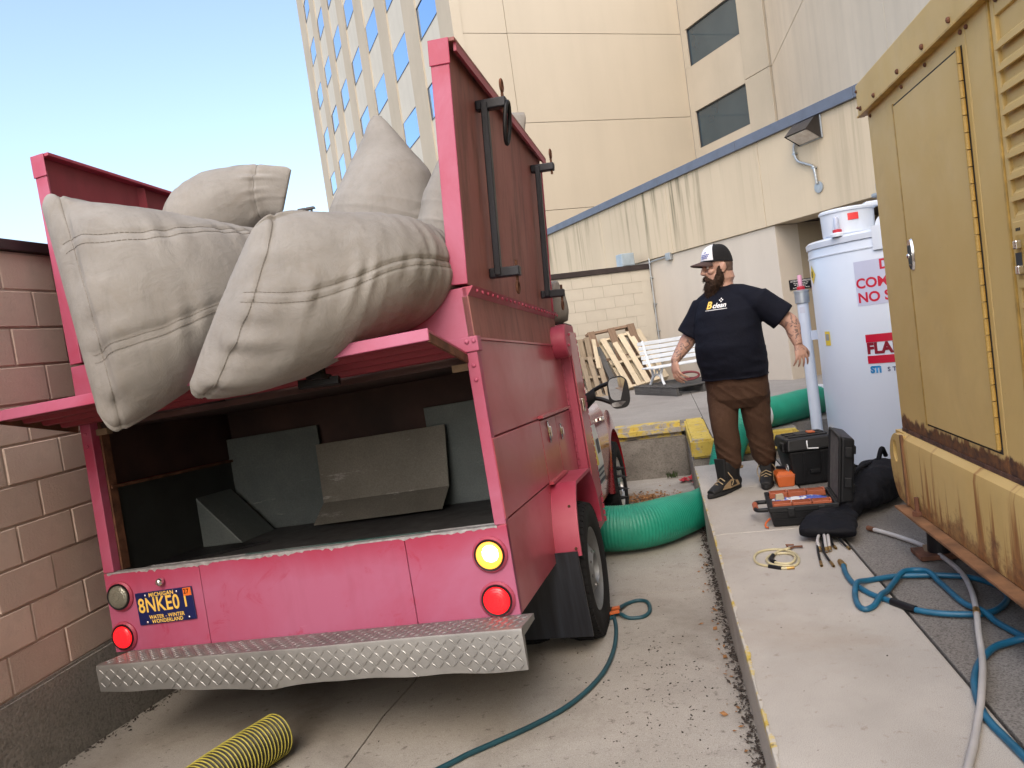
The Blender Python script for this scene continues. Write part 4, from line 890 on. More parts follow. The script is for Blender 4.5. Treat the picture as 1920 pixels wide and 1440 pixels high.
b.ball(H(.123, 0, -.026), (.012, .013, .011), 12, HM)
for q in (-1, 1):
    b.ball(H(.106, q * .014, -.031), (.012, .010, .009), 10, HM); b.ball(H(.085, q * .030, .034), (.018, .032, .011), 12, HM); b.ball(H(.068, q * .044, -.022), (.026, .022, .022), 12, HM)
    b.ball(H(-.008, q * .082, -.006), (.026, .010, .034), 14, HM); b.ball(H(-.004, q * .082, -.034), (.014, .009, .013), 10, HM); b.ball(H(-.013, q * .089, .004), (.018, .006, .026), 12, HM)
b.ball(H(.096, 0, -.067), (.013, .025, .0065), 12, HM); b.ball(H(.093, 0, -.082), (.014, .022, .0075), 12, HM)
nb = np.array([.505, 5.625, 1.47])
b.loft([(H(-.030, 0, -.02), fx * .070, fy * .066), (H(-.040, 0, -.09), fx * .070, fy * .070), (nb + (0, 0, .035), f_ * .076, s_ * .082), (nb + (.012, .01, -.03), f_ * .085, s_ * .11)], 24)
# torso core (inside the shirt), arms, legs
TC = [(.855, .515, .245, .195, .0), (.95, .515, .25, .215, .015), (1.08, .512, .248, .222, .03), (1.20, .514, .24, .200, .025), (1.32, .520, .235, .172, .01), (1.41, .52, .205, .13, -.005), (1.455, .515, .13, .095, -.01), (1.485, .51, .075, .07, -.01)]
def tors(g, ex=0): return [(np.array([cx, 5.60, z]) + f_ * sh, s_ * (a * .94 + g), f_ * (bb * .95 + g), .92) for z, cx, a, bb, sh in TC]
b.loft(tors(-.012), 32)
J = dict(rs=(.377, 5.70, 1.385), re=(.208, 5.72, 1.135), rw=(.102, 5.66, 1.012), rt=(.112, 5.60, .852), ls=(.715, 5.50, 1.378), le=(.912, 5.47, 1.190), lw=(.941, 5.42, 1.030), lt=(.957, 5.40, .872),
         rh=(.420, 5.64, .80), rk=(.400, 5.60, .525), ra=(.412, 5.672, .12), lh=(.628, 5.58, .80), lk=(.634, 5.64, .51), la=(.672, 5.775, .12))
J = {q: np.array(v_) for q, v_ in J.items()}
for a in 'rl':
    S, E, W_ = J[a + 's'], J[a + 'e'], J[a + 'w']
    P = spline([S, S * .5 + E * .5 + (0, 0, -.008), E, E * .45 + W_ * .55, W_], 26)
    b.tube(P, np.interp(np.linspace(0, 1, 26), [0, .25, .50, .62, .80, 1.0], [.088, .072, .056, .058, .047, .031]), 18)
hand(b, J['rw'], J['rt'], (-.75, -.60, -.05), 1, .85, .2); hand(b, J['lw'], J['lt'], (.25, -.95, .1), -1, .45, .25)
for a in 'rl':
    b.tube(spline([J[a + 'h'], J[a + 'k'], J[a + 'a'] + (0, 0, .04)], 20), np.interp(np.linspace(0, 1, 20), [0, .5, 1], [.105, .075, .042]), 16)
def skin_fn(co, no): return co + no * (fbm(co * 60, 2) * .0006)[:, None]
body = voxel(b, 'body', M_skin, man, .0044, 5, skin_fn, PMI)
# eyes and brows
M_eye = simple('eye white', (.6, .57, .54), .25); M_iris = simple('dark iris', (.02, .012, .008), .2)
for q in (-1, 1):
    e_ = MB().ball(H(.084, q * .031, .010), .0125, 14, HM).build('eye', M_eye, man, smooth=180, M=PMI); MB().ball(H(.0945, q * .0315, .010), (.003, .006, .006), 10, HM).build('iris', M_iris, e_, smooth=180)
    MB().tube([H(.100, q * .012, .035), H(.101, q * .030, .041), H(.086, q * .053, .036)], [.004, .005, .003], 8).build('eyebrow', M_beard, man, smooth=180, M=PMI)
# beard: fused mass plus loose strands
b = MB()
b.ball(H(.066, 0, -.135), (.053, .054, .062), 20, HM); b.ball(H(.080, 0, -.175), (.034, .040, .050), 16, HM); b.ball(H(.052, 0, -.115), (.060, .062, .040), 18, HM)
for q in (-1, 1):
    b.loft([(H(.012, q * .077, .005), fx * .013, fy * .007), (H(.018, q * .076, -.04), fx * .024, fy * .012), (H(.035, q * .068, -.085), fx * .040, fy * .018), (H(.055, q * .045, -.125), fx * .05, fy * .03), (H(.07, q * .02, -.16), fx * .035, fy * .03)], 14)
    b.loft([(H(.108, q * .006, -.052), fz * .007, fx * .008), (H(.103, q * .028, -.062), fz * .009, fx * .011), (H(.085, q * .044, -.085), fz * .012, fx * .014), (H(.07, q * .05, -.12), fz * .016, fx * .018)], 12)
def bfn(co, no): return co + no * (fbm(co * np.array([70, 70, 22.]), 3) * .0045)[:, None]
beard = voxel(b, 'beard', M_beard, man, .0045, 3, bfn, PMI)
st = MB(); r2 = np.random.default_rng(4); co = np.array([v_.co[:] for v_ in beard.data.vertices]); no = np.array([v_.normal[:] for v_ in beard.data.vertices])
for i in r2.integers(0, len(co), 1500):
    p0 = co[i]; rel = (p0 - hc) @ fz
    d = nvec(no[i] * .5 + np.array([0, 0, -1.]) * 1.0 + fx * .15 + r2.normal(0, .25, 3)); l = .012 + .016 * r2.random()
    st.tube([p0, p0 + d * l * .5, p0 + d * l + np.array([0, 0, -.003])], [.0011, .0009, .0003], 3, caps=False)
stuff(st.build('beard_strands', M_beard, beard, fix=False))
M_stub = simple('cropped hair', (.10, .062, .045), .8, var=.25, bump=.5, bscale=250)
b = MB(); b.ball(H(-.020, 0, .012), (.094, .0815, .074), 24, HM)
b.ball(H(-.040, 0, -.022), (.068, .071, .062), 18, HM)
hr = voxel(b, 'hair', M_stub, man, .006, 3, None, PMI)
# cap
def dome(a0, a1, name, mat, par, zb, lift=0.0):
    az = np.linspace(a0, a1, 26); P = []
    for a in az:
        row = []
        for e in np.linspace(0, np.pi / 2, 14):
            r = math.cos(e) ** .72; h = math.sin(e) ** .95
            row.append(H(-.004 + (.113 + lift) * r * math.cos(a), (.0905 + lift) * r * math.sin(a), zb(a) + (.166 - zb(a) + lift) * h))
        P.append(row)
    return MB().grid(P).build(name, mat, par, smooth=60, M=PMI)
zb = lambda a: .052 - .030 * (1 - math.cos(a)) * .5
cap = dome(-1.05, 1.05, 'cap', M_capw, man, zb); dome(1.05, 2 * np.pi - 1.05, 'mesh_panel', M_capb, cap, zb).matrix_local = Matrix()
bd = [H(-.004 + .116 * math.cos(a), .0935 * math.sin(a), zb(a) + .004) for a in np.linspace(-1.1, 1.1, 24)]
MB().tube(bd, .007, 8).build('headband', M_capb, cap, smooth=60)
br = []
for t in np.linspace(-1, 1, 21):
    a = t * 1.02; rt = H(.004 + .108 * math.cos(a),   .0905 * math.sin(a), .058); ex = .082 * (1 - abs(t) ** 3.0)
    row = [rt + fx * ex * q + fz * (-.014 * (t * 1.1) ** 2 * (1 + q * .8) - .012 * q + .002) for q in (0, .5, 1)]
    br.append(row + [q_ - fz * .006 for q_ in row[::-1]])
bb_ = MB().grid(br, wrap=True); bb_.build('brim', M_brim, cap, smooth=50)
MB().ball(H(-.004, 0, .167), (.008, .008, .005), 8).build('button', M_capb, cap, smooth=180)
M_blue = simple('blue print', (.03, .05, .30), .7)
lg = MB()
for j, (z0, wd) in enumerate(((.074, .042), (.085, .052), (.096, .046), (.112, .012))):
    for i in range(int(wd / .009) + 1):
        yy = .012 - wd / 2 + i * .009 + .02
        pts = []
        for y1, z1 in ((yy, z0), (yy + .0065, z0), (yy + .0065, z0 + .0075), (yy, z0 + .0075)):
            e = math.asin(min(.99, (z1 - .049) / .117)); r = math.cos(e) ** .72; a = math.asin(y1 / (.0905 * r)); pts.append(H(-.004 + .1155 * r * math.cos(a), .0925 * r * math.sin(a), z1 + .001))
        lg.add(pts, [(0, 1, 2, 3)])
lg.build('cap_print', M_blue, cap, fix=False)
# T-shirt
b = MB(); b.loft([(np.array([.513, 5.60, .845]), s_ * .246, f_ * .200, .9)] + tors(.008) + [(np.array([.506, 5.618, 1.512]), s_ * .068, f_ * .068)], 40)
for a, l0, rr in (('r', .66, .098), ('l', .64, .100)):
    S, E = J[a + 's'], J[a + 'e']; d = E - S
    uu_, ww_ = nvec(np.cross(d, f_)), nvec(np.cross(d, np.cross(d, f_))); inn = S + (np.array([.515, 5.60, 1.36]) - S) * .45
    b.loft([(inn, uu_ * .095, ww_ * .085), (S, uu_ * .100, ww_ * .088), (S + d * .35, uu_ * .098, ww_ * .090), (S + d * (l0 + .16), uu_ * (rr + .004), ww_ * rr)], 24)
    b.ball(S + (0, 0, -.015), (.095, .095, .090), 20)
    nk = np.array([.508, 5.612, 1.47]); b.loft([(nk, s_ * .05, zz * .045), ((nk + S) / 2 + (0, 0, .012), s_ * .06, zz * .065), (S + (0, 0, -.01), s_ * .05, zz * .08)], 16) if False else b.tube([nk + (0, 0, -.02), (nk + S) / 2 + (0, 0, .0), S + (0, 0, -.005)], [.075, .085, .088], 18)
def teefn(co, no):
    z = co[:, 2]; amp = np.interp(z, [.84, .95, 1.15, 1.3, 1.5], [.012, .009, .006, .006, .002])
    w1 = vnoise(np.c_[co[:, 0] * 6 + z * 4, co[:, 1] * 6, z * 13]); w2 = fbm(co * np.array([9, 9, 16.]), 2)
    return co + no * ((1 - np.abs(w1) * 2) * amp * .55 + w2 * amp * .45)[:, None]
tee = voxel(b, 't_shirt', M_tee, man, .0065, 14, teefn, PMI)
# trousers
b = MB(); tc = np.array([.52, 5.605, 0])
b.loft([(tc + (0, 0, .90), s_ * .222, f_ * .176), (tc + (0, 0, .80), s_ * .226, f_ * .180), (tc + (.0, 0, .70), s_ * .214, f_ * .160), (tc + (0, .02, .625), s_ * .17, f_ * .12)], 32)
for a in 'rl':
    h_, k_, a_ = J[a + 'h'], J[a + 'k'], J[a + 'a']
    P = spline([h_ + (0, 0, -.02), h_ * .5 + k_ * .5, k_, k_ * .5 + a_ * .5, a_ + (0, 0, .055)], 24)
    b.tube(P, np.interp(np.linspace(0, 1, 24), [0, .2, .5, .75, .93, 1], [.116, .108, .095, .090, .085, .064]), 22)
def trfn(co, no):
    z = co[:, 2]; amp = np.interp(z, [.18, .30, .45, .60, .72, .9], [.011, .008, .004, .005, .006, .003])
    w1 = vnoise(np.c_[co[:, 0] * 7 + z * 5, co[:, 1] * 7, z * 15 + co[:, 0] * 12]); w2 = fbm(co * 11, 2)
    return co + no * ((1 - np.abs(w1) * 2) * amp * .7 + w2 * amp * .4)[:, None]
trs = voxel(b, 'trousers', M_trs, man, .0065, 4, trfn, PMI)
# high-top boots
M_bk = simple('black boot', (.006, .006, .007), .65, bump=.3); M_tan = simple('tan suede', (.25, .175, .095), .8, var=.2); M_sole = simple('black rubber sole', (.008, .008, .009), .75); M_lace = simple('tan lace', (.34, .26, .15), .8)
def boot(toe, heel, ank, zf=0.0):
    toe, heel = np.array([*toe, 0.]), np.array([*heel, 0.]); d = nvec(toe - heel); sd = np.cross(zz, d); L = np.linalg.norm(toe - heel); P = lambda a, b_, z: heel + d * a * L + sd * b_ + zz * (z + zf)
    sh = MB(); sh.loft([(P(.10, 0, .060), sd * .040, zz * .045), (P(.30, 0, .068), sd * .043, zz * .056), (P(.55, 0, .060), sd * .047, zz * .045), (P(.80, 0, .045), sd * .047, zz * .030), (P(.95, 0, .036), sd * .034, zz * .019)], 20)
    sh.loft([(P(.22, 0, .06), d * .072, sd * .044), (P(.29, 0, .12), d * .092, sd * .056), (P(.30, 0, .18), d * .100, sd * .072), (P(.30, 0, .222), d * .106, sd * .080), (P(.30, 0, .236), d * .104, sd * .079)], 20); sh.ball(P(.08, 0, .06), (.036, .036, .045), 14)
    o = voxel(sh, 'boot', M_bk, man, .005, 3, None, PMI)
    so_ = []
    for z, g in ((0, -.002), (.006, .004), (.026, .003), (.034, -.006)):
        so_.append([P(.5 + (.53 + g) * math.cos(t), (.040 + g + .010 * math.cos(t)) * math.sin(t) * (1 - .18 * (math.cos(t) < -.2)), z) for t in np.linspace(0, 2 * np.pi, 40, endpoint=False)])
    m = MB().grid(so_, wrap=True); m.f += [tuple(range(40))[::-1], tuple(120 + j for j in range(40))]; m.build('sole', M_sole, o, smooth=50)
    for q in (-1, 1):
        pn = MB()
        A_ = [(.26, .108), (.20, .045), (.50, .040), (.74, .046), (.66, .070), (.44, .098)]
        outer = [P(a, q * (.0500 - .010 * max(0, (z - .06) / .05)), z) for a, z in A_]; pn.prism(outer if q > 0 else outer[::-1], sd * q * .0035)
        pn.build('side_panel', M_tan, o); i_ = MB().prism([P(a, q * (.0540 - .010 * max(0, (z - .06) / .05)), z) for a, z in ((.32, .088), (.30, .055), (.48, .052), (.46, .085))][::q], sd * q * .0025); i_.build('panel_inset', M_bk, o)
    MB().tube([P(.02 + .19 * (1 - math.cos(t)) * .5 - .03, .052 * math.sin(t), .165) for t in np.linspace(-2.4, 2.4, 16)], .011, 8).build('ankle_cuff', M_tan, o, smooth=60)
    lc = MB()
    for t in np.linspace(0, 1, 6):
        a = .74 - .36 * t; z = .072 + .075 * t + .02 * t * t
        lc.tube([P(a, -.036, z - .008), P(a, 0, z + .012), P(a, .036, z - .008)], .0045, 6)
    for q in (-1, 1): lc.tube(spline([P(.42, q * .02, .165), P(.50, q * .05, .15), P(.45, q * .07, .10), P(.47, q * .06, .06)], 12), .0035, 6)
    lc.build('laces', M_lace, o, smooth=60)
    tg = MB().hexa([P(.58, -.036, .10), P(.58, .036, .10), P(.50, .036, .10), P(.50, -.036, .10), P(.585, -.046, .258), P(.585, .046, .258), P(.53, .050, .258), P(.53, -.050, .258)]); tn = tg.build('tongue', M_bk, o, bevel=.006)
    return o
boot((.222, 5.475), (.470, 5.755), None); boot((.632, 5.585), (.705, 5.90), None)
# chest print: follows the shirt surface
def to_shirt(u, h):
    """u along the wearer's side axis from the chest centre, h height: point on the front of the shirt"""
    cx = np.array([.52, 5.60, h]); o = cx + s_ * u + f_ * .6
    ok, loc, nrm, _ = tee.ray_cast(Vector(o - np.array(PB)) + PB, Vector(-f_)) if False else tee.ray_cast(Vector(o), Vector(-f_))
    return np.array(loc) + f_ * .003 if ok else cx + s_ * u + f_ * .2
def shirt_print(me, u0, h0, mat, name):
    for v_ in me.vertices:
        p = to_shirt(u0 + v_.co.x, h0 + v_.co.y); v_.co = p
    me.update(); return link(name, me, mat, tee)
def dense(me, l=.006):
    bm = bmesh.new(); bm.from_mesh(me); bmesh.ops.triangulate(bm, faces=bm.faces)
    for _ in range(3):
        e = [q for q in bm.edges if q.calc_length() > l]
        if not e: break
        bmesh.ops.subdivide_edges(bm, edges=e, cuts=1); bmesh.ops.triangulate(bm, faces=bm.faces)
    bm.to_mesh(me); bm.free(); return me
u0, h0 = -.033, 1.375
shirt_print(dense(text_mesh('B', .070, shear=.22, bold=.0022)), u0 - .052, h0 + .006, M_ylw, 'lettering')
shirt_print(dense(text_mesh('clean', .048, shear=.22, bold=.0012)), u0 + .025, h0, M_lab, 'lettering')
m = MB(); 
for i in range(26): m.add([(-.078 + i * .0062, -.029, 0), (-.078 + i * .0062 + .0052, -.029, 0), (-.078 + i * .0062 + .0052, -.0245, 0), (-.078 + i * .0062, -.0245, 0)], [(0, 1, 2, 3)])
shirt_print(m.mesh('tagline'), u0 + .002, h0, M_lab, 'tagline')
m = MB(); q = .010
for a in range(4): 
    cx_, cy_ = q * math.cos(a * np.pi / 2), q * math.sin(a * np.pi / 2); m.add([(cx_ - .006, cy_, 0), (cx_, cy_ - .006, 0), (cx_ + .006, cy_, 0), (cx_, cy_ + .006, 0)], [(0, 1, 2, 3)])
shirt_print(m.mesh('emblem'), u0 + .038, h0 + .036, M_lab, 'emblem')
# ================================================================ YELLOW GENERATOR
def m_genpaint(name, rustz=None):
    k = NT(name); c = k.ramp(k.noise(.9, 6, .6), (.3, (.50, .335, .110)), (.7, (.58, .415, .165)))
    c = k.mix(k.math('MULTIPLY', k.ramp(k.noise(1.8, 6, .7, dist=.5), (.52, 0.0), (.75, 1.0)), .35), c, (.34, .235, .105))
    x, y, z = k.sep()
    if rustz:
        lo, hi, amt, kind = rustz
        grad = k.ramp(k.math('MULTIPLY', k.math('SUBTRACT', z, lo), 1.0 / (hi - lo)), (0, 1.0), (1, 0.0))
        if kind == 'foot':
            n = k.noise(1.0, 7, .72, co=k.coord((14, 14, 7)))
            ms = k.ramp(k.math('ADD', k.math('MULTIPLY', grad, .70), k.math('MULTIPLY', n, .80)), (.72, 0.0), (.80, 1.0))
            c = k.mix(k.math('MULTIPLY', ms, amt), c, k.ramp(k.noise(18, 5, .7), (.35, (.045, .022, .018)), (.65, (.20, .085, .03))))
        else:
            n = k.noise(1.0, 6, .7, co=k.coord((1, 7.5, .25))); ms = k.ramp(k.math('ADD', n, k.math('MULTIPLY', grad, .10)), (.565, 0.0), (.64, 1.0))
            c = k.mix(k.math('MULTIPLY', ms, .9), c, k.ramp(k.noise(9, 5, .7, co=k.coord((1, 3, .3))), (.3, (.15, .050, .020)), (.7, (.34, .14, .030))))
            n2 = k.noise(6, 7, .75); ms = k.ramp(k.math('ADD', k.math('MULTIPLY', grad, .42), k.math('MULTIPLY', n2, .8)), (.68, 0.0), (.78, 1.0))
            c = k.mix(k.math('MULTIPLY', ms, .8), c, k.ramp(k.noise(30, 4, .7), (.35, (.10, .04, .02)), (.65, (.30, .14, .05))))
    c = k.mix(k.ramp(k.noise(34, 5, .75), (.70, 0.0), (.73, .8)), c, (.16, .08, .03))
    k.bump(k.noise(1.6, 3), .15, .02); return k.fin(c, k.ramp(k.noise(4, 4), (.3, .42), (.7, .62)), 0, .4)
M_gen = m_genpaint('aged yellow paint'); M_genl = m_genpaint('yellow paint rusting at the foot', (0.62, .745, 1.0, 'foot')); M_genr = m_genpaint('rust streaked yellow rail', (.22, .60, 1.0, 'rail'))
M_genh = simple('hinge yellow', (.42, .26, .06), .55, var=.25, scale=20); M_rustb = simple('rust band', (.075, .035, .022), .9, var=.6, scale=16, bump=.6); M_rflange = simple('rusty flange', (.20, .095, .04), .85, var=.35, scale=9, bump=.4)
GX = 1.17
gen = thing('generator', 'large ochre yellow generator housing on a rust streaked skid base', 'generator', (GX, 4.15, 0)); GM = Matrix.Translation((-GX, -4.15, 0))
def G(mb, name, mat, par=gen, **kw):
    return mb.build(name, mat, par, M=(GM if par is gen else None), **kw)
y0, y1 = -1.2, 4.15
G(MB().box((GX + .012, y0, .60), (3.2, y1, 2.36)), 'housing_core', M_gen)
for a, b in ((2.955, 4.15), (2.775, 2.95)): G(MB().box((GX, a, .622), (GX + .03, b, 2.226)), 'side_panel', M_genl, bevel=.004)
dr = G(MB().box((GX - .010, 3.00, .700), (GX + .002, 3.735, 2.140)), 'door', M_genl, bevel=.003)
G(MB().box((GX - .0025, 2.985, .69), (GX + .004, 3.750, 2.15)), 'door_gap', M_gap); G(MB().box((GX - .006, 3.752, .69), (GX + .004, 3.766, 2.155)), 'door_edge', M_genh)
hg = G(MB().tube([(GX - .012, 2.990, .71), (GX - .012, 2.990, .7665)], .0085, 8), 'hinge_knuckle', M_genh, dr, smooth=50)
for i in range(1, 24):
    q = hg.copy(); COL.objects.link(q); q.parent = dr; q.location = (0, 0, i * .060)
lt = G(MB().loft([((GX - .011, 3.69, 1.475), (0, .032, 0), (0, 0, .072), .7), ((GX - .020, 3.69, 1.475), (0, .028, 0), (0, 0, .066), .7)], 24), 'latch', M_chrome, dr, smooth=40)
MB().cbox((GX - .021, 3.69, 1.475), (.006, .030, .085)).build('latch_recess', M_dkin, dr, bevel=.003); MB().ball((GX - .026, 3.69, 1.47), (.008, .012, .012), 12).build('lock_cylinder', M_chrome, dr, smooth=180)
# frame around the louvred intake
G(MB().box((GX - .004, 2.758, .622), (GX + .03, 2.772, 2.226)), 'panel_seam', M_genh)
G(MB().box((GX, 2.728, .622), (GX + .03, 2.755, 2.226)), 'louvre_frame', M_gen, bevel=.003)
G(MB().box((GX, y0, 2.150), (GX + .03, 2.724, 2.226)), 'louvre_frame', M_gen, bevel=.003); G(MB().box((GX + .09, y0, .7), (GX + .10, 2.728, 2.15)), 'louvre_back', simple('dark intake', (.045, .03, .012), .9))
lv = MB(); lv.add([(0, -1.5, 0), (0, -.02, 0), (.018, 0, .016), (.040, 0, .024), (.040, -1.5, .024), (.018, -1.5, .016), (.0, -1.5, .010), (0, -.02, .010), (.018, 0, .024), (.040, 0, .030), (.040, -1.5, .030), (.018, -1.5, .024)], [(0, 5, 2, 1), (5, 4, 3, 2), (6, 7, 8, 11), (11, 8, 9, 10), (0, 1, 7, 6), (1, 2, 8, 7), (2, 3, 9, 8)])
lm_ = lv.mesh('louvre'); lm_.materials.append(M_gen)
lip = MB().box((-.004, -1.5, -.012), (.004, .0, .003)).mesh('lip'); lip.materials.append(M_gen)
for i, z in enumerate(list(np.arange(2.055, 1.50, -.0685)) + list(np.arange(1.235, .70, -.0685))):
    o = bpy.data.objects.new('louvre', lm_); COL.objects.link(o); o.parent = gen; o.matrix_local = GM @ Matrix.Translation((GX - .006, 2.724, z))
    q = bpy.data.objects.new('lip', lip); COL.objects.link(q); q.parent = o
lb = G(MB().box((GX - .012, 1.6, 1.285), (GX + .01, 2.720, 1.50)), 'latch_panel', M_gen, bevel=.004)
G(MB().box((GX - .0135, 2.57, 1.315), (GX - .0115, 2.705, 1.455)), 'latch_recess', M_genh, lb); G(MB().box((GX - .0150, 2.670, 1.33), (GX - .0125, 2.710, 1.40)), 'wear_mark', M_dkin, lb)
for z in (1.425, 1.345): G(MB().cbox((GX - .022, 2.675, z), (.02, .022, .028)), 'latch', M_chrome, lb, bevel=.004)
m = MB()
for i in range(3): m.box((GX - .0128, 2.668 + i * .011, 1.468), (GX - .0118, 2.676 + i * .011, 1.478))
G(m, 'stamped_mark', M_black, lb)
# roof
G(MB().prism([(GX - .030, y0, 2.215), (GX - .030, y0, 2.372), (GX + .02, y0, 2.40), (3.25, y0, 2.45), (3.25, y0, 2.215)][::-1], (0, 4.20 - y0, 0)), 'roof', M_gen, bevel=.004)
G(MB().box((GX - .036, y0, 2.213), (GX + .0, 4.206, 2.221)), 'drip_edge', M_genh)
bl = MB()
for y in (4.13, 3.90, 3.55, 3.25, 2.98, 2.72, 2.4, 2.0): bl.ball((GX - .033, y + .01, 2.245), (.010, .010, .012), 8)
for y in (4.10, 3.62, 3.33, 2.98, 2.93, 2.70, 2.5): bl.ball((GX - .003, y, 2.193), (.008, .009, .009), 8)
for z in (2.26, 2.34): bl.ball((GX - .032, 4.185, z), (.008, .008, .008), 8)
stuff(G(bl, 'bolts', M_rusty, smooth=180))
# skid rail
G(MB().box((GX - .004, y0, .585), (GX + .12, 4.14, .624)), 'rust_band', M_rustb)
rl = []
for y in np.linspace(y0, 4.10, 30): rl.append([(GX + .06, y, .60), (GX - .012, y, .606), (GX - .036, y, .585), (GX - .042, y, .555), (GX - .042, y, .245), (GX + .06, y, .24)])
G(MB().grid(rl), 'skid_rail', M_genr, smooth=30)
G(MB().box((GX - .095, y0, .226), (GX + .09, 4.085, .240)), 'bottom_flange', M_rflange, bevel=.003)
G(MB().box((GX + .06, y0, .245), (2.2, 4.05, .58)), 'skid_core', M_dkin)
# rounded nose with the lifting eye
A_ = np.linspace(-1.15, 1.32, 15); out = [(GX - .044, 4.03, .600)] + [(GX - .044, 4.10 + .155 * math.cos(a) * (1.0 if a > 0 else 1), .455 + .150 * math.sin(a) * (1.0 if a > 0 else 1.45)) for a in A_[::-1]] + [(GX - .044, 4.03, .245)]
eye = [(GX - .044, 4.155 + .034 * math.cos(a), .505 + .060 * math.sin(a)) for a in np.linspace(0, 2 * np.pi, 20, endpoint=False)]
bm = bmesh.new()
def loopv(P): 
    vs_ = [bm.verts.new(p) for p in P]; return [bm.edges.new((vs_[i], vs_[(i + 1) % len(vs_)])) for i in range(len(vs_))]
es = loopv(out) + loopv(eye); bmesh.ops.triangle_fill(bm, edges=es, use_beauty=True)
r_ = bmesh.ops.extrude_face_region(bm, geom=bm.faces[:]); bmesh.ops.translate(bm, verts=[q for q in r_['geom'] if isinstance(q, bmesh.types.BMVert)], vec=(.03, 0, 0)); bmesh.ops.recalc_face_normals(bm, faces=bm.faces)
me = bpy.data.meshes.new('skid_nose'); bm.to_mesh(me); bm.free(); link('skid_nose', me, M_genr, gen, smooth=30, M=GM)
G(MB().box((GX - .050, 4.02, .25), (GX - .038, 4.045, .605)), 'weld_seam', M_rflange); G(MB().box((GX + .0, 4.06, .25), (GX + .4, 4.10, .58)), 'end_plate', M_genr)
G(MB().box((GX - .02, 4.08, .585), (GX + .30, 4.20, .607)), 'end_shelf', M_genr)
G(MB().tube([(GX - .055, 3.86, .235), (GX - .055, 3.86, .33)], .011, 8), 'stud', M_rusty); G(MB().cyl((GX - .055, 3.86, .24), (GX - .055, 3.86, .262), .024, n=6), 'nut', M_rusty)
for y in (3.98, 1.9): 
    G(MB().cyl((GX + .06, y, .0), (GX + .06, y, .23), .055, .045, 16), 'rubber_mount', M_black, smooth=40); G(MB().cbox((GX + .06, y - .0, .012), (.22, .16, .02)), 'mount_plate', M_rusty)
wd = thing('wood_shim', 'short splintered wood block by the generator mount', 'wood block', (1.19, 4.02, .0))
MB().hexa([(-.03, -.05, 0), (.02, -.06, 0), (.03, .03, 0), (-.01, .05, 0), (-.03, -.05, .02), (.02, -.06, .018), (.03, .03, .035), (-.01, .05, .03)]).build('block', M_wood, wd)

# ================================================================ WHITE DIESEL TANK
k = NT('white tank paint'); c = k.ramp(k.noise(1.5, 5), (.3, (.58, .645, .74)), (.7, (.63, .69, .775)))
c = k.mix(k.math('MULTIPLY', k.ramp(k.noise(1.0, 6, .7, co=k.coord((5, 5, .7))), (.55, 0.0), (.8, 1.0)), .22), c, (.45, .46, .46)); k.bump(k.noise(3, 2), .06, .02); M_tank = k.fin(c, .30, 0, .5, .25)
TCN = Vector((1.96, 6.46, -.006)); TRD = .68
tank = thing('diesel_tank', 'white upright diesel tank with red lettering behind the yellow generator', 'tank', TCN)
MB().lathe([(.001, .02), (TRD - .02, .02), (TRD, .03), (TRD, 1.70), (TRD - .004, 1.712), (TRD + .010, 1.716), (TRD + .012, 1.755), (TRD - .01, 1.772), (.30, 1.80), (.001, 1.805)], 96, caps=False).build('shell', M_tank, tank, smooth=35)
MB().lathe([(TRD - .03, .0), (TRD - .03, .03)], 64).build('base_ring', M_black, tank)
MB().lathe([(TRD + .001, 1.640), (TRD + .006, 1.642), (TRD + .006, 1.652), (TRD + .001, 1.654)], 96, caps=False).build('weld_bead', M_tank, tank, smooth=60)
ca = math.atan2(-TCN.y, -TCN.x) + .02            # azimuth that faces the yard
def on_tank(me, z0, name, mat, par=tank, r=TRD + .0025, a0=0.0):
    for v_ in me.vertices:
        a = ca + a0 + v_.co.x / r; rr = r + v_.co.z; z = z0 + v_.co.y; v_.co = (rr * math.cos(a), rr * math.sin(a), z)
    me.update(); return link(name, me, mat, par)
def plate(w_, h_, n=24, t=.0):
    m = MB(); m.grid([[(x, y, t) for y in (-h_ / 2, h_ / 2)] for x in np.linspace(-w_ / 2, w_ / 2, n)], flip=True); return m.mesh('plate')
M_lil = simple('lilac white label', (.50, .53, .68), .35, var=.03); M_lred2 = simple('red lettering', (.50, .008, .035), .4, var=.05); M_dred = simple('dark red lettering', (.22, .010, .025), .4, var=.05)
lb1 = on_tank(plate(.70, .325), 1.395, 'warning_label', M_lil, r=TRD + .0015)
for s_t, z in (('DIESEL', 1.512), ('COMBUSTIBLE', 1.392), ('NO SMOKING', 1.288)): on_tank(dense(text_mesh(s_t, .100, bold=.0028, spacing=1.0), .05), z, 'lettering', M_lred2, lb1, a0=-.035)
fl_ = on_tank(plate(.60, .058), .990, 'warning_stripe', M_lred2, a0=-.03); on_tank(dense(text_mesh('FLAMMABLE', .108, bold=.0054, spacing=1.03), .05), .912, 'lettering', M_dred, fl_, a0=-.03); on_tank(plate(.60, .058), .833, 'warning_stripe', M_lred2, a0=-.03)
sti = on_tank(dense(text_mesh('STi', .066, bold=.004, spacing=.9), .05), .757, 'maker_mark', simple('cyan blue print', (.02, .20, .45), .4), a0=-.395)
on_tank(dense(text_mesh('STEEL', .044, bold=.0008, spacing=1.6), .05), .755, 'maker_mark', M_plate, a0=-.155)
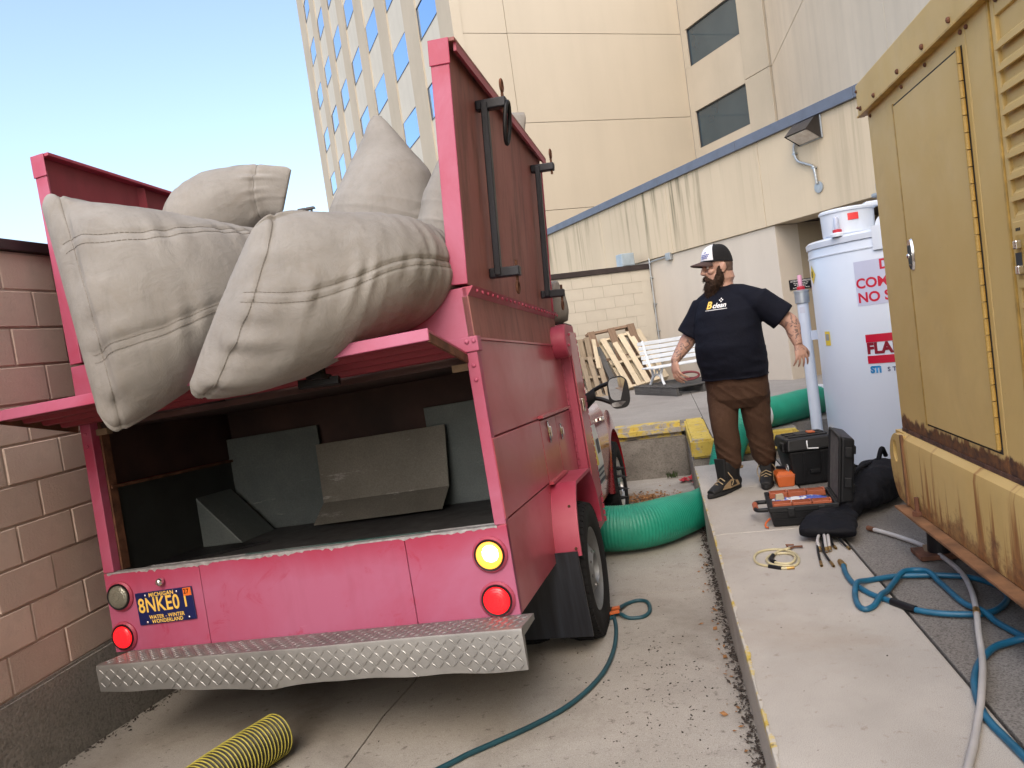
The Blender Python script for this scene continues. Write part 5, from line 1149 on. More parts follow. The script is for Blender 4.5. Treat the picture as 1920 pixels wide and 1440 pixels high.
# diamond warning on the far left, square cover, lifting lug, foot clip
m = MB(); m.grid([[(x, -(.075 - abs(x)), 0), (x, (.075 - abs(x)), 0)] for x in np.linspace(-.074, .074, 13)], flip=True); dm = on_tank(m.mesh('hazard_diamond'), 1.52, 'hazard_diamond', simple('hazard yellow', (.75, .55, .03), .4), a0=-1.26)
on_tank(dense(text_mesh('0', .075, bold=.002), .03), 1.52, 'lettering', M_black, dm, TRD + .004, -1.26)
cv = MB(); cv.grid([[(x, y, .016) for y in (-.085, .085)] for x in np.linspace(-.24, .24, 14)], flip=True); cv.grid([[(x, y, z) for z in (0, .016)] for x, y in ((-.24, -.085), (.24, -.085), (.24, .085), (-.24, .085), (-.24, -.085))]); on_tank(cv.mesh('cover_plate'), 1.705, 'cover_plate', M_tank, a0=.07)
ft = MB(); ft.box((-.045, 0, 0), (.045, .11, .012)); ft.box((-.06, 0, 0), (.06, .012, .07)); on_tank(ft.mesh('foot_clip'), .012, 'foot_clip', M_tank, a0=-.20)
# spill box, gauges and vents on the lid
dv = Vector((math.cos(ca), math.sin(ca), 0)); dt = Vector((math.sin(ca), -math.cos(ca), 0)) * -1
def TP(out, along, z): return Vector((0, 0, z)) + dv * out + Vector((-math.sin(ca), math.cos(ca), 0)) * along
sb = MB().lathe([(.165, 0), (.185, .02), (.19, .18), (.20, .185), (.20, .20), (.19, .21), (.001, .225)], 40, Matrix.Translation(TP(.33, -.35, 1.765))).build('spill_box', M_tank, tank, smooth=40)
rs = plate(.075, .05, 6)
for v_ in rs.vertices:
    a = ca + .25 + v_.co.x / .192; v_.co = TP(.33, -.35, 1.90) + Vector((.192 * math.cos(a), .192 * math.sin(a), v_.co.y))
link('red_sticker', rs, simple('red sticker', (.72, .05, .05), .4), sb)
MB().cbox(TP(.36, -.17, 1.975), (.12, .10, .04)).build('hinge_bracket', M_tank, sb, bevel=.012)
M_pinkg = simple('pink gauge glass', (.62, .30, .40), .12, var=.1); M_clg = simple('clear gauge glass', (.45, .50, .62), .1, var=.1); M_redcap = simple('red plastic collar', (.50, .02, .04), .4)
def gauge(p, par, s=1.0, glass=M_clg):
    g = MB().lathe([(.020 * s, 0), (.034 * s, .004), (.034 * s, .028 * s), (.022 * s, .032 * s)], 20, Matrix.Translation(p)).build('gauge_collar', M_redcap, par, smooth=40)
    MB().lathe([(.018 * s, .03 * s), (.019 * s, .12 * s), (.014 * s, .13 * s)], 18, Matrix.Translation(p)).build('gauge_glass', glass, g, smooth=40)
    MB().lathe([(.006, .04 * s), (.006, .10 * s)], 8, Matrix.Translation(p)).build('gauge_rod', M_redcap if glass is M_pinkg else M_black, g); return g
gauge(TP(.53, -.42, 1.79), tank, .95)
MB().lathe([(.05, 0), (.05, .02), (.04, .03)], 16, Matrix.Translation(TP(.53, -.42, 1.766))).build('gauge_base', M_tank, tank, smooth=40)
for al, h_ in ((-.05, .24), (.12, .18)):
    vp_ = MB().lathe([(.045, 0), (.045, h_)], 20, Matrix.Translation(TP(.30, al, 1.79))).build('vent_pipe', M_tank, tank, smooth=40)
    MB().lathe([(.05, 0), (.12, .0), (.12, .018), (.05, .018)], 24, Matrix.Translation(TP(.30, al, 1.79 + h_))).build('flange', M_galv, vp_, smooth=30)
    MB().lathe([(.06, 0), (.085, .01), (.085, .05), (.06, .06)], 24, Matrix.Translation(TP(.30, al, 1.83 + h_))).build('vent_cap', M_galv, vp_, smooth=30)
lug = MB(); A = np.linspace(0, np.pi, 14); lug.prism([TP(.585, -.12 + .05 * math.cos(a), 1.76 + .10 * math.sin(a)) for a in A], dv * .012); lug.build('lifting_lug', M_tank, tank)

# vent pipe standing left of the tank
vpp = thing('vent_standpipe', 'slim white standpipe with a pink topped gauge left of the tank', 'pipe', (1.275, 6.96, -.006))
MB().lathe([(.047, 0), (.047, 1.31)], 28).build('pipe', M_tank, vpp, smooth=40); MB().lathe([(.056, 1.305), (.060, 1.31), (.060, 1.40), (.064, 1.402), (.064, 1.415), (.03, 1.425)], 28).build('collar', M_galv, vpp, smooth=35)
gauge(Vector((0, 0, 1.42)), vpp, 1.0, M_pinkg); 
MB().hexa([(.03, -.04, .98), (.25, -.18, .98), (.26, -.15, .98), (.04, .0, .98), (.03, -.04, 1.06), (.25, -.18, 1.06), (.26, -.15, 1.06), (.04, .0, 1.06)]).build('bracket', M_tank, vpp)
st_ = on_tank(plate(.075, .11, 6), 1.01, 'yellow_sticker', simple('yellow sticker', (.78, .58, .05), .45), r=TRD + .003, a0=-1.02)
on_tank(plate(.05, .05, 4), 1.02, 'sticker_print', M_galv, st_, TRD + .0042, -1.02)
pm = MB(); pm.grid([[(.0485 * math.cos(a), .0485 * math.sin(a), z) for z in (1.22, 1.275)] for a in np.linspace(-2.4, -1.5, 8)], flip=True); pm.build('label', simple('pipe label', (.55, .58, .66), .5), vpp, fix=False)
# ================================================================ HOSES
def m_plain(name, col, **kw): return simple(name, col, kw.pop('rough', .5), **kw)
M_grn = simple('green duct fabric', (.012, .255, .165), .48, var=.18, scale=3); M_tealr = simple('blue rubber', (.008, .095, .175), .45, var=.2, scale=14); M_teald = simple('dark teal rubber', (.010, .060, .080), .5, var=.2)
M_wht = simple('white tape', (.66, .68, .70), .55, var=.06); M_grt = simple('grey white tube', (.40, .39, .38), .45, var=.12); M_crm = simple('cream hose', (.46, .41, .25), .4, var=.15); M_brass = simple('brass', (.42, .26, .09), .35, .9, var=.3)
def hose(name, label, cat, pts, r, mat, base, n=None, sides=12, ridge=None, taper=None, group=None):
    P = np.asarray(pts, float); L = np.linalg.norm(np.diff(P, axis=0), axis=1).sum(); b = np.array(base, float)
    n = n or max(24, int(L / .012)); S = spline(P, n) - b; o = thing(name, label, cat, Vector(base), group)
    rr = np.full(n, r) if taper is None else np.interp(np.linspace(0, 1, n), *taper)
    if ridge:
        s = np.linspace(0, L, n); rr = rr + ridge[1] * (.5 + .5 * np.cos(2 * np.pi * s / ridge[0]))
    m = MB().tube(S, rr, sides); m.build('hose_wall', mat, o, smooth=180 if not ridge else 60); return o, S
# big green exhaust duct from under the truck, up over the step
gp = [(-.95, 5.95, -.12), (-.72, 5.76, -.17), (-.48, 5.68, -.185), (-.24, 5.74, -.19), (.0, 5.98, -.205), (.20, 6.28, -.225), (.36, 6.62, -.21), (.44, 6.90, -.10), (.53, 7.05, .12), (.68, 7.20, .30), (.86, 7.38, .315), (1.12, 7.62, .31), (1.34, 7.84, .31), (1.52, 8.02, .31)]
S = spline(gp, 900); L = np.linalg.norm(np.diff(S, axis=0), axis=1).sum(); s = np.linspace(0, L, 900)
rb = np.interp(s / L, [0, .25, .36, .45, .62, 1], [.172, .168, .145, .140, .140, .138]); cut = int(900 * .755)
base = np.array([-.3, 5.75, -.37])
gd = thing('exhaust_duct', 'wide ribbed green duct hose running from the truck over the yellow step', 'hose', Vector(base))
ridge = np.where(np.arange(900) < cut, .0036, .0010) * (.5 + .5 * np.cos(2 * np.pi * s / .0195))
sag = np.array([1.0] * 900)
MB().tube(S[:cut] - base, rb[:cut] + ridge[:cut], 40).build('ribbed_wall', M_grn, gd, smooth=70)
MB().tube(S[cut:] - base, rb[cut:] + .004 + .004 * vnoise(np.c_[s[cut:] * 5, s[cut:] * 0, s[cut:] * 0]), 40).build('smooth_wall', M_grn, gd, smooth=180)
MB().tube(S[cut - 14:cut + 12] - base, rb[cut - 14:cut + 12] + .009, 40).build('tape_band', M_wht, gd, smooth=60)
e_ = S[-1] - base; d_ = nvec(S[-1] - S[-12])
MB().tube([e_ + d_ * q for q in (-.03, .0, .05, .10)], [.150, .152, .148, .130], 36).build('end_cuff', M_wht, gd, smooth=60)
MB().tube([e_ + d_ * q for q in (.08, .12, .2)], [.125, .13, .08], 24).build('end_collar', simple('maroon collar', (.22, .015, .03), .6), gd, smooth=60)
rg = thing('red_rag', 'crumpled white and red cloth behind the standpipe at the duct end', 'rag', (1.60, 8.25, .17))
m = MB(); m.ball((0, 0, .10), (.16, .12, .12), 28); me_ = None
def rfn(co, no): return co + no * (fbm(co * 14, 3) * .03)[:, None]
k = NT('red white cloth'); M_rag = k.fin(k.ramp(k.noise(9, 2), (.47, (.62, .62, .62)), (.5, (.35, .02, .04))), .85); voxel(m, 'cloth', M_rag, rg, .012, 1, rfn)
# yellow ribbed hose in the foreground
yp = [(-1.79, 2.86, 0), (-1.835, 2.70, 0), (-1.872, 2.54, 0), (-1.90, 2.36, 0), (-1.915, 2.15, 0), (-1.91, 1.95, 0)]
yp = [(x, y, gz(y) + .093) for x, y, _ in yp]; base = np.array([-1.85, 2.6, gz(2.6)])
S = spline(yp, 520) - base; T_ = np.gradient(S, axis=0); T_ /= np.linalg.norm(T_, axis=1)[:, None]; L = np.linalg.norm(np.diff(S, axis=0), axis=1).sum(); s = np.linspace(0, L, 520)
yh = thing('spiral_hose', 'black suction hose wound with yellow wire, its open end facing the truck', 'hose', Vector(base))
k = NT('black duct fabric'); k.bump(k.noise(160, 3), .3, .003); M_bdf = k.fin(k.ramp(k.noise(8, 4), (.3, (.022, .022, .016)), (.7, (.06, .056, .028))), .55)
MB().tube(S, .083 - .005 * np.cos(2 * np.pi * s / .019), 36, caps=False).build('hose_wall', M_bdf, yh, smooth=70)
M_ywire = simple('yellow wire cover', (.42, .37, .065), .45, var=.25, scale=20)
hx = []; u0 = np.array([0, 0, 1.])
for i in np.linspace(0, 519, 6400):
    j = int(i); f_ = i - j; c = S[j] * (1 - f_) + S[min(j + 1, 519)] * f_; t = T_[j]; a = np.cross(t, u0); a /= np.linalg.norm(a); b_ = np.cross(a, t); ph = 2 * np.pi * (i / 519 * L) / .019
    hx.append(c + (a * math.cos(ph) + b_ * math.sin(ph)) * .0885)
MB().tube(hx[::2], .0028, 5).build('yellow_wire', M_ywire, yh, smooth=180)
m = MB(); m.tube([S[6] * 1, S[60] * 1], [.079, .077], 32, caps=False); m.build('inner_wall', simple('dark hose inside', (.015, .014, .01), .8), yh, smooth=180)

BL1 = [[0.761, 3.904], [0.745, 3.788], [0.743, 3.663], [0.76, 3.577], [0.784, 3.493], [0.818, 3.433], [0.852, 3.374], [0.898, 3.296], [0.962, 3.246], [1.045, 3.217], [1.12, 3.209], [1.182, 3.235], [1.248, 3.309], [1.286, 3.392], [1.291, 3.487], [1.261, 3.572], [1.21, 3.63], [1.127, 3.666], [1.042, 3.686], [0.946, 3.696], [0.848, 3.676], [0.785, 3.642], [0.742, 3.581], [0.712, 3.475], [0.701, 3.372], [0.719, 3.328], [0.765, 3.37], [0.83, 3.473], [0.918, 3.625], [0.987, 3.706], [1.045, 3.717], [1.083, 3.671], [1.094, 3.529], [1.096, 3.358], [1.118, 3.237], [1.138, 3.125], [1.157, 3.038], [1.178, 2.963], [1.2, 2.906], [1.235, 2.84], [1.27, 2.83], [1.29, 2.88], [1.26, 2.945], [1.193, 2.93], [1.146, 2.941], [1.097, 2.936], [1.043, 2.906], [0.98, 2.834], [0.93, 2.757], [0.889, 2.67], [0.862, 2.588], [0.843, 2.509], [0.833, 2.445], [0.833, 2.383], [0.838, 2.325], [0.843, 2.26], [0.849, 2.19], [0.854, 2.125], [.86, 1.9]]
def lift(P, r, z0=0.0, k=.9): # a later strand rides over earlier ones where they cross
    P = np.array([[*q[:2], z0 + r] for q in P], float); S = spline(P, int(len(P) * 14)); z = S[:, 2].copy()
    for i in range(len(S)):
        j = np.arange(0, max(0, i - 40)); 
        if len(j):
            dd = np.linalg.norm(S[j, :2] - S[i, :2], axis=1); q = dd.min()
            if q < 4 * r: z[i] += 2 * r * k * max(0, 1 - max(0, q - r) / (3 * r)) ** 1.2
    z = np.convolve(np.pad(z, 8, mode='edge'), np.ones(17) / 17, 'valid'); S[:, 2] = np.maximum(z, S[:, 2]); return S[::5]
b1, S1 = hose('air_hose', 'bright blue rubber hose looped on the concrete beside the generator', 'hose', lift(BL1, .0125, -.006 + .006), .0125, M_tealr, (.9, 3.4, 0), sides=12)
q = S1[0]; MB().tube([q + (0, -.01, 0), q + (-.002, .03, 0), q + (-.003, .06, 0)], [.015, .016, .012], 12).build('brass_fitting', M_brass, b1, smooth=40)
i = int(np.argmin(np.linalg.norm(S1[:len(S1) // 3, :2] - (np.array([.862, 3.36]) - (.9, 3.4)), axis=1))); MB().tube(S1[i - 3:i + 8] + (0, 0, .001), .0165, 12).build('black_sleeve', M_black, b1, smooth=60)
WT = [[1.03, 4.493], [1.079, 4.397], [1.134, 4.277], [1.185, 4.132], [1.212, 3.96], [1.216, 3.769], [1.204, 3.611], [1.168, 3.439], [1.13, 3.304], [1.086, 3.162], [1.03, 3.001], [0.983, 2.855], [0.936, 2.723], [0.888, 2.603], [0.84, 2.493], [0.79, 2.391], [0.745, 2.297], [0.692, 2.193], [0.645, 2.097], [.6, 1.95]]
zw = np.interp(np.arange(20), [0, 3, 7, 8, 9, 10, 11, 12, 13, 15, 16, 19], [.012, .012, .026, .036, .04, .036, .02, .03, .035, .014, .012, .012])
w1, S2 = hose('grey_tube', 'long pale grey rigid tube curving across the blue hose', 'tube', [(x, y, z) for (x, y), z in zip(WT, zw)], .0115, M_grt, (1.1, 3.6, 0))
MB().tube(S2[:5], .0145, 12).build('end_tip', M_rusty, w1, smooth=60); j = int(np.argmin(np.linalg.norm(S2[:, :2] - (np.array([1.086, 3.162]) - (1.1, 3.6)), axis=1))); MB().tube(S2[j - 2:j + 3], .0135, 12).build('joint', M_brass, w1, smooth=60)
TL = [(-1.06, 2.64), (-.971, 2.747), (-.938, 2.789), (-.838, 2.888), (-.714, 3.017), (-.595, 3.174), (-.505, 3.368), (-.445, 3.594), (-.42, 3.867), (-.426, 4.15), (-.45, 4.36), (-.481, 4.50), (-.446, 4.444), (-.401, 4.353), (-.353, 4.32), (-.276, 4.331), (-.24, 4.423), (-.257, 4.565), (-.313, 4.604), (-.377, 4.562), (-.421, 4.457), (-.455, 4.36), (-.52, 4.30)]
t1, S3 = hose('feed_hose', 'dark teal hose curving over the ramp to the rear truck wheel', 'hose', [(x, y, gz(y) + .012 + (.012 if i in (13, 20) else 0)) for i, (x, y) in enumerate(TL)], .0112, M_teald, (-.6, 3.4, -.3))
cl = thing('spring_clamp', 'small orange clamp gripping the teal hose beside the truck wheel', 'clamp', (-.445, 4.40, gz(4.4) + .03))
M_org = simple('orange plastic', (.52, .115, .025), .5, var=.12)
MB().bar((-.09, .02, 0), (.03, .03, .01), .022, .016).build('jaw', M_org, cl, bevel=.003); MB().bar((-.09, -.06, .0), (.03, -.03, .01), .022, .016).build('jaw', M_org, cl, bevel=.003); MB().tube([(-.03, -.05, .01), (-.02, .03, .012)], .006, 8).build('spring', M_black, cl)
CO = [[0.533, 3.938], [0.478, 3.94], [0.415, 3.99], [0.369, 4.045], [0.363, 4.137], [0.392, 4.223], [0.454, 4.261], [0.526, 4.244], [0.57, 4.174], [0.58, 4.079], [0.554, 3.983], [0.508, 3.967], [0.436, 4.013], [0.42, 4.091], [0.449, 4.16], [0.507, 4.182], [0.556, 4.147], [0.56, 4.064], [0.523, 4.006], [0.465, 4.029], [0.442, 4.085], [0.477, 4.168], [0.522, 4.219], [0.563, 4.24]]
c1, S4 = hose('coiled_hose', 'thin cream hose coiled on the pale concrete', 'hose', lift(CO, .0068, 0), .0068, M_crm, (.47, 4.08, 0), sides=10)
MB().tube(S4[:4] , .0095, 10).build('brass_fitting', M_brass, c1, smooth=60); MB().tube(S4[5:12], .0105, 10).build('black_sleeve', M_black, c1, smooth=60); MB().tube(S4[-22:-12] + (0, 0, .002), .0105, 10).build('black_sleeve', M_black, c1, smooth=60)
e_ = S4[-1]; MB().tube([e_, e_ + (.03, .02, 0), e_ + (.07, .015, 0)], [.008, .006, .007], 8).build('brass_fitting', M_rusty, c1, smooth=60); MB().tube([e_ + (-.005, .01, 0), e_ + (-.01, .05, .004), e_ + (.03, .045, .003)], .005, 8).build('nozzle', M_rusty, c1)
hs, Sg = hose('sill_hose', 'green braided hose lying along the rear sill of the truck', 'hose', [tuple(TM @ Vector(p)) for p in ((.70, .11, .352), (1.0, .112, .352), (1.3, .115, .352), (1.62, .118, .352))], .0165, simple('green braid', (.012, .10, .085), .6, var=.4, scale=120, bump=.6, bscale=140), tuple(TM @ Vector((1.1, .1, .336))), ridge=(.012, .0015))

# ================================================================ TOOL CASES
M_case = simple('black case plastic', (.0075, .008, .0095), .5, var=.25, bump=.25, bscale=180, spec=.35); M_tray = simple('orange tray', (.33, .085, .035), .55, var=.15); M_trayd = simple('orange tray floor', (.24, .070, .032), .6, var=.3, scale=20); M_foam = simple('grey case lining', (.10, .095, .085), .8, var=.3, scale=20)
cs = thing('tool_case', 'open black tool case with orange trays on the pale concrete', 'tool case', Matrix.Translation((.535, 4.685, .004)) @ Matrix.Rotation(R(-4), 4, 'Z'))
def B(mb, name, mat, par, **kw): return mb.build(name, mat, par, **kw)
bw_, bd_, bh_ = .385, .40, .125
sh = MB(); sh.hexa([(.012, .012, 0), (bw_ - .012, .012, 0), (bw_ - .012, bd_ - .012, 0), (.012, bd_ - .012, 0), (0, 0, bh_ - .03), (bw_, 0, bh_ - .03), (bw_, bd_, bh_ - .03), (0, bd_, bh_ - .03)])
B(sh, 'base', M_case, cs, bevel=.012, seg=3)
t_ = .016
for lo, hi in (((-.006, -.006, bh_ - .034), (bw_ + .006, t_, bh_)), ((-.006, bd_ - t_, bh_ - .034), (bw_ + .006, bd_ + .006, bh_)), ((-.006, t_, bh_ - .034), (t_, bd_ - t_, bh_)), ((bw_ - t_, t_, bh_ - .034), (bw_ + .006, bd_ - t_, bh_))): B(MB().box(lo, hi), 'rim', M_case, cs, bevel=.005)
B(MB().box((t_, t_, bh_ - .029), (bw_ - t_, bd_ - t_, bh_ - .026)), 'well_floor', simple('dark lining', (.03, .03, .032), .8), cs)
def tray(y0, n=3, w=.107, d=.078):
    for i in range(n):
        x0 = .024 + i * .113; m = MB(); m.box((x0 + .008, y0 + .008, bh_ - .022), (x0 + w - .008, y0 + d - .008, bh_ - .018)); f = B(m, 'tray', M_trayd, cs)
        q = MB(); q.box((x0, y0, bh_ - .024), (x0 + w, y0 + .008, bh_ + .012)); q.box((x0, y0 + d - .008, bh_ - .024), (x0 + w, y0 + d, bh_ + .012)); q.box((x0, y0 + .008, bh_ - .024), (x0 + .008, y0 + d - .008, bh_ + .012)); q.box((x0 + w - .008, y0 + .008, bh_ - .024), (x0 + w, y0 + d - .008, bh_ + .012)); q.build('tray_rim', M_tray, f, bevel=.003)
tray(.024); tray(.298)
for x in (.10, .275): B(MB().box((x, -.016, .062), (x + .042, .001, .118)), 'latch', M_case, cs, bevel=.005); B(MB().box((x + .008, -.020, .070), (x + .034, -.015, .09)), 'latch_button', M_black, cs)
m = MB(); m.box((.03, -.004, .083), (bw_ - .03, .0, .089)); m.box((.02, -.003, .045), (bw_ - .02, .001, .050)); B(m, 'moulding', M_case, cs)
h_ = MB(); h_.tube(spline([(-.004, .10, .085), (-.07, .11, .085), (-.075, .20, .085), (-.07, .29, .085), (-.004, .30, .085)], 30), .013, 10); B(h_, 'handle', M_case, cs, smooth=60); B(MB().tube([(-.075, .14, .085), (-.076, .26, .085)], .017, 12), 'grip', M_tray, cs, smooth=40)
B(MB().tube(spline([(-.004, .03, .05), (-.03, .01, .03), (-.035, .0, .01), (-.02, -.01, .005)], 12), .006, 8), 'tie', M_org, cs)
LD = Matrix.Translation((bw_ + .012, .0, bh_ - .01)) @ Matrix.Rotation(R(7), 4, 'Y')
ld = B(MB().hexa([(0, 0, 0), (.075, .01, .01), (.075, bd_ - .01, .01), (0, bd_, 0), (0, 0, .40), (.075, .012, .385), (.075, bd_ - .012, .385), (0, bd_, .40)]), 'lid', M_case, cs, M=LD, bevel=.014, seg=3)
B(MB().box((-.004, .02, .02), (-.001, bd_ - .02, .38)), 'lid_lining', M_foam, ld)
for lo, hi in (((-.014, 0, 0), (.002, .018, .40)), ((-.014, bd_ - .018, 0), (.002, bd_, .40)), ((-.014, .018, .385), (.002, bd_ - .018, .402)), ((-.014, .018, 0), (.002, bd_ - .018, .015))): B(MB().box(lo, hi), 'lid_rim', M_case, ld, bevel=.005)
for z in (.06, .18, .29): B(MB().box((.074, .04, z), (.088, bd_ - .04, z + .05)), 'rib', M_case, ld, bevel=.006)
for z in (.10, .28): B(MB().box((.02, -.012, z), (.06, .002, z + .06)), 'latch', M_case, ld, bevel=.005)
gl = thing('work_glove', 'blue and white crumpled glove inside the open tool case', 'glove', tuple(cs.matrix_world @ Vector((.22, .18, bh_ - .026))))
m = MB(); m.loft([((-.13, 0, .014), (0, .02, 0), (0, 0, .010)), ((-.05, .01, .018), (0, .04, 0), (0, 0, .016)), ((.04, 0, .02), (0, .045, 0), (0, 0, .018)), ((.13, -.02, .015), (0, .03, 0), (0, 0, .012))], 16)
for a in (-.03, 0, .03): m.tube([(-.10, a, .02), (-.17, a * 1.6, .016), (-.19, a * 1.9, .012)], [.012, .010, .006], 10)
k = NT('blue white glove'); M_glv = k.fin(k.ramp(k.noise(16, 2), (.44, (.55, .56, .58)), (.50, (.06, .09, .34))), .8); voxel(m, 'cloth', M_glv, gl, .006, 1, lambda co, no: co + no * (fbm(co * 45, 2) * .004)[:, None])
sp = thing('sponge', 'pale tan block of sponge standing in the open tool case', 'sponge', tuple(cs.matrix_world @ Vector((.075, .19, bh_ - .026))))
MB().hexa([(-.03, -.025, 0), (.03, -.03, 0), (.032, .03, 0), (-.03, .028, 0), (-.024, -.02, .062), (.018, -.024, .07), (.030, .02, .045), (-.02, .022, .055)]).build('block', simple('sponge tan', (.40, .35, .25), .95, bump=.8, bscale=120), sp, bevel=.006)
# tall closed case
bc = thing('tool_chest', 'tall closed black tool chest with white bail handle behind the open case', 'tool chest', Matrix.Translation((.83, 5.68, .0)) @ Matrix.Rotation(R(8), 4, 'Z'))
B(MB().hexa([(.03, .03, 0), (.31, .03, 0), (.31, .29, 0), (.03, .29, 0), (.0, .0, .255), (.34, .0, .255), (.34, .32, .255), (.0, .32, .255)]), 'body', M_case, bc, bevel=.015, seg=3)
for x in (.09, .22): B(MB().hexa([(x, .022, .02), (x + .02, .022, .02), (x + .02, .034, .02), (x, .034, .02), (x, -.010, .24), (x + .02, -.010, .24), (x + .02, .004, .24), (x, .004, .24)]), 'rib', M_case, bc, bevel=.003)
B(MB().cbox((.17, .012, .10), (.07, .03, .03)), 'catch', M_case, bc, bevel=.004)
B(MB().hexa([(-.016, -.016, .258), (.356, -.016, .258), (.356, .336, .258), (-.016, .336, .258), (.0, .012, .345), (.34, .012, .345), (.34, .31, .345), (.0, .31, .345)]), 'lid', M_case, bc, bevel=.014, seg=3)
for y in (.07, .15, .23): B(MB().box((.03, y, .344), (.31, y + .035, .354)), 'lid_rib', M_case, bc, bevel=.004)
B(MB().box((.10, .11, .352), (.24, .20, .358)), 'handle_well', M_black, bc); B(MB().box((.19, .12, .356), (.24, .19, .366)), 'orange_tab', M_org, bc, bevel=.003)
B(MB().tube([(.13, -.012, .325), (.125, -.024, .32), (.125, -.026, .275), (.20, -.028, .268)], .0055, 8), 'bail_handle', M_wht, bc, smooth=60)
for z in (.28, .06): B(MB().cbox((-.012, .10, z), (.03, .06, .07)), 'side_latch', M_case, bc, bevel=.006)
B(MB().tube([(-.008 + .0, .06 + .022 * math.cos(a), .13 + .028 * math.sin(a)) for a in np.linspace(0, 2 * np.pi, 16)], .0055, 8, caps=False), 'ring', M_galv, bc, smooth=60)
# orange box with pliers behind the man's boot
obx = thing('orange_box', 'small orange plastic box beside the boot with pliers on its lid', 'box', (.735, 5.71, .0))
B(MB().hexa([(.0, .0, 0), (.11, .0, 0), (.11, .16, 0), (.0, .16, 0), (-.012, -.01, .085), (.122, -.01, .085), (.122, .17, .085), (-.012, .17, .085)]), 'tub', M_org, obx, bevel=.008); B(MB().hexa([(-.016, -.014, .086), (.126, -.014, .086), (.126, .174, .086), (-.016, .174, .086), (.01, .02, .112), (.10, .02, .112), (.10, .14, .112), (.01, .14, .112)]), 'lid', M_org, obx, bevel=.006)
pp = thing('pliers', 'dark pliers lying on the orange box lid', 'pliers', (.79, 5.79, .112)); MB().tube(spline([(-.06, .05, .012), (0, 0, .014), (.05, -.06, .012)], 10), .008, 8).build('handle', M_blkst, pp, smooth=60); MB().tube(spline([(-.03, .07, .012), (0, 0, .018), (.07, -.03, .012)], 10), .008, 8).build('handle', M_blkst, pp, smooth=60)

# ================================================================ BLACK ROD BAG with rods
bgp = [(.775, 4.30, .060), (.82, 4.42, .075), (.905, 4.62, .070), (1.02, 4.80, .085), (1.16, 4.98, .115), (1.30, 5.18, .125), (1.40, 5.34, .10)]
S = spline(bgp, 110); wd_ = np.interp(np.linspace(0, 1, 110), [0, .1, .25, .36, .5, .7, .92, 1], [.135, .125, .105, .075, .120, .150, .150, .10]); ht = np.interp(np.linspace(0, 1, 110), [0, .1, .25, .36, .55, .8, .95, 1], [.028, .042, .052, .055, .085, .115, .11, .05])
base = np.array([1.0, 4.75, 0]); rb_ = thing('rod_bag', 'slumped black nylon bag with rods poking out of its open mouth', 'bag', Vector(base))
T_ = np.gradient(S, axis=0); secs = []
for i in range(110):
    t = nvec(T_[i]); sd = nvec(np.cross(t, zz)); up = np.cross(sd, t); secs.append((np.array([S[i][0], S[i][1], max(S[i][2], ht[i] + .004)]) - base, sd * wd_[i], up * ht[i], .8))
m = MB().loft(secs, 64); P = np.array(m.v); d = fbm(P * np.array([9, 9, 9.]), 4) * .020 + (1 - np.abs(vnoise(P * np.array([14, 6, 8.]))) * 2) * .008
c_ = P.mean(0); ctr = np.repeat(np.array([q[0] for q in secs]), 64, 0); n_ = P - ctr; n_ /= np.linalg.norm(n_, axis=1)[:, None] + 1e-9; P = P + n_ * d[:, None]; P[:, 2] = np.maximum(P[:, 2], .003); m.v = [tuple(q) for q in P]
M_nyl = cloth('black nylon', (.0028, .003, .005), (.006, .0065, .010), .7, 20, .5); m.build('bag_body', M_nyl, rb_, smooth=180)
MB().tube(spline([(.02, .12, .16), (.10, .20, .235), (.17, .28, .25), (.24, .38, .245)], 20), .012, 8).build('strap', M_nyl, rb_, smooth=60)
MB().tube(spline([(.30, .44, .245), (.335, .47, .31), (.37, .53, .25)], 16), .015, 8).build('carry_loop', M_nyl, rb_, smooth=60)
rods = [((.74, 4.34, .045), (.71, 4.24, .04), (.705, 4.165, .009), .0085, M_grt), ((.765, 4.34, .05), (.745, 4.22, .04), (.733, 4.14, .010), .0085, M_grt), ((.785, 4.34, .05), (.765, 4.23, .042), (.752, 4.15, .010), .0085, M_grt),
        ((.73, 4.34, .035), (.69, 4.14, .02), (.664, 3.93, .008), .006, M_black), ((.755, 4.34, .035), (.715, 4.12, .02), (.717, 3.91, .008), .006, M_black), ((.80, 4.34, .035), (.785, 4.24, .02), (.790, 4.185, .008), .006, M_black), ((.83, 4.34, .035), (.835, 4.25, .02), (.852, 4.16, .008), .006, M_black)]
lbl = ['leftmost short grey rod poking from the black bag', 'middle grey rod of the three poking from the black bag', 'right grey rod of the three poking from the black bag', 'long black flexible rod curving out leftmost from the bag', 'second long black flexible rod curving out of the bag', 'short black rod just right of the grey rods', 'black rod pointing right from the bag mouth']
for (a, b_, c_, r, mt), l in zip(rods, lbl):
    o = thing('rod', l, 'rod', Vector(c_), 'rods sticking out of the black bag'); q = spline([a, b_, c_], 16) - np.array(c_); MB().tube(q, r, 8).build('shaft', mt, o, smooth=60); MB().tube(q[-3:], r * 1.25, 8).build('tip', M_brass, o, smooth=60)

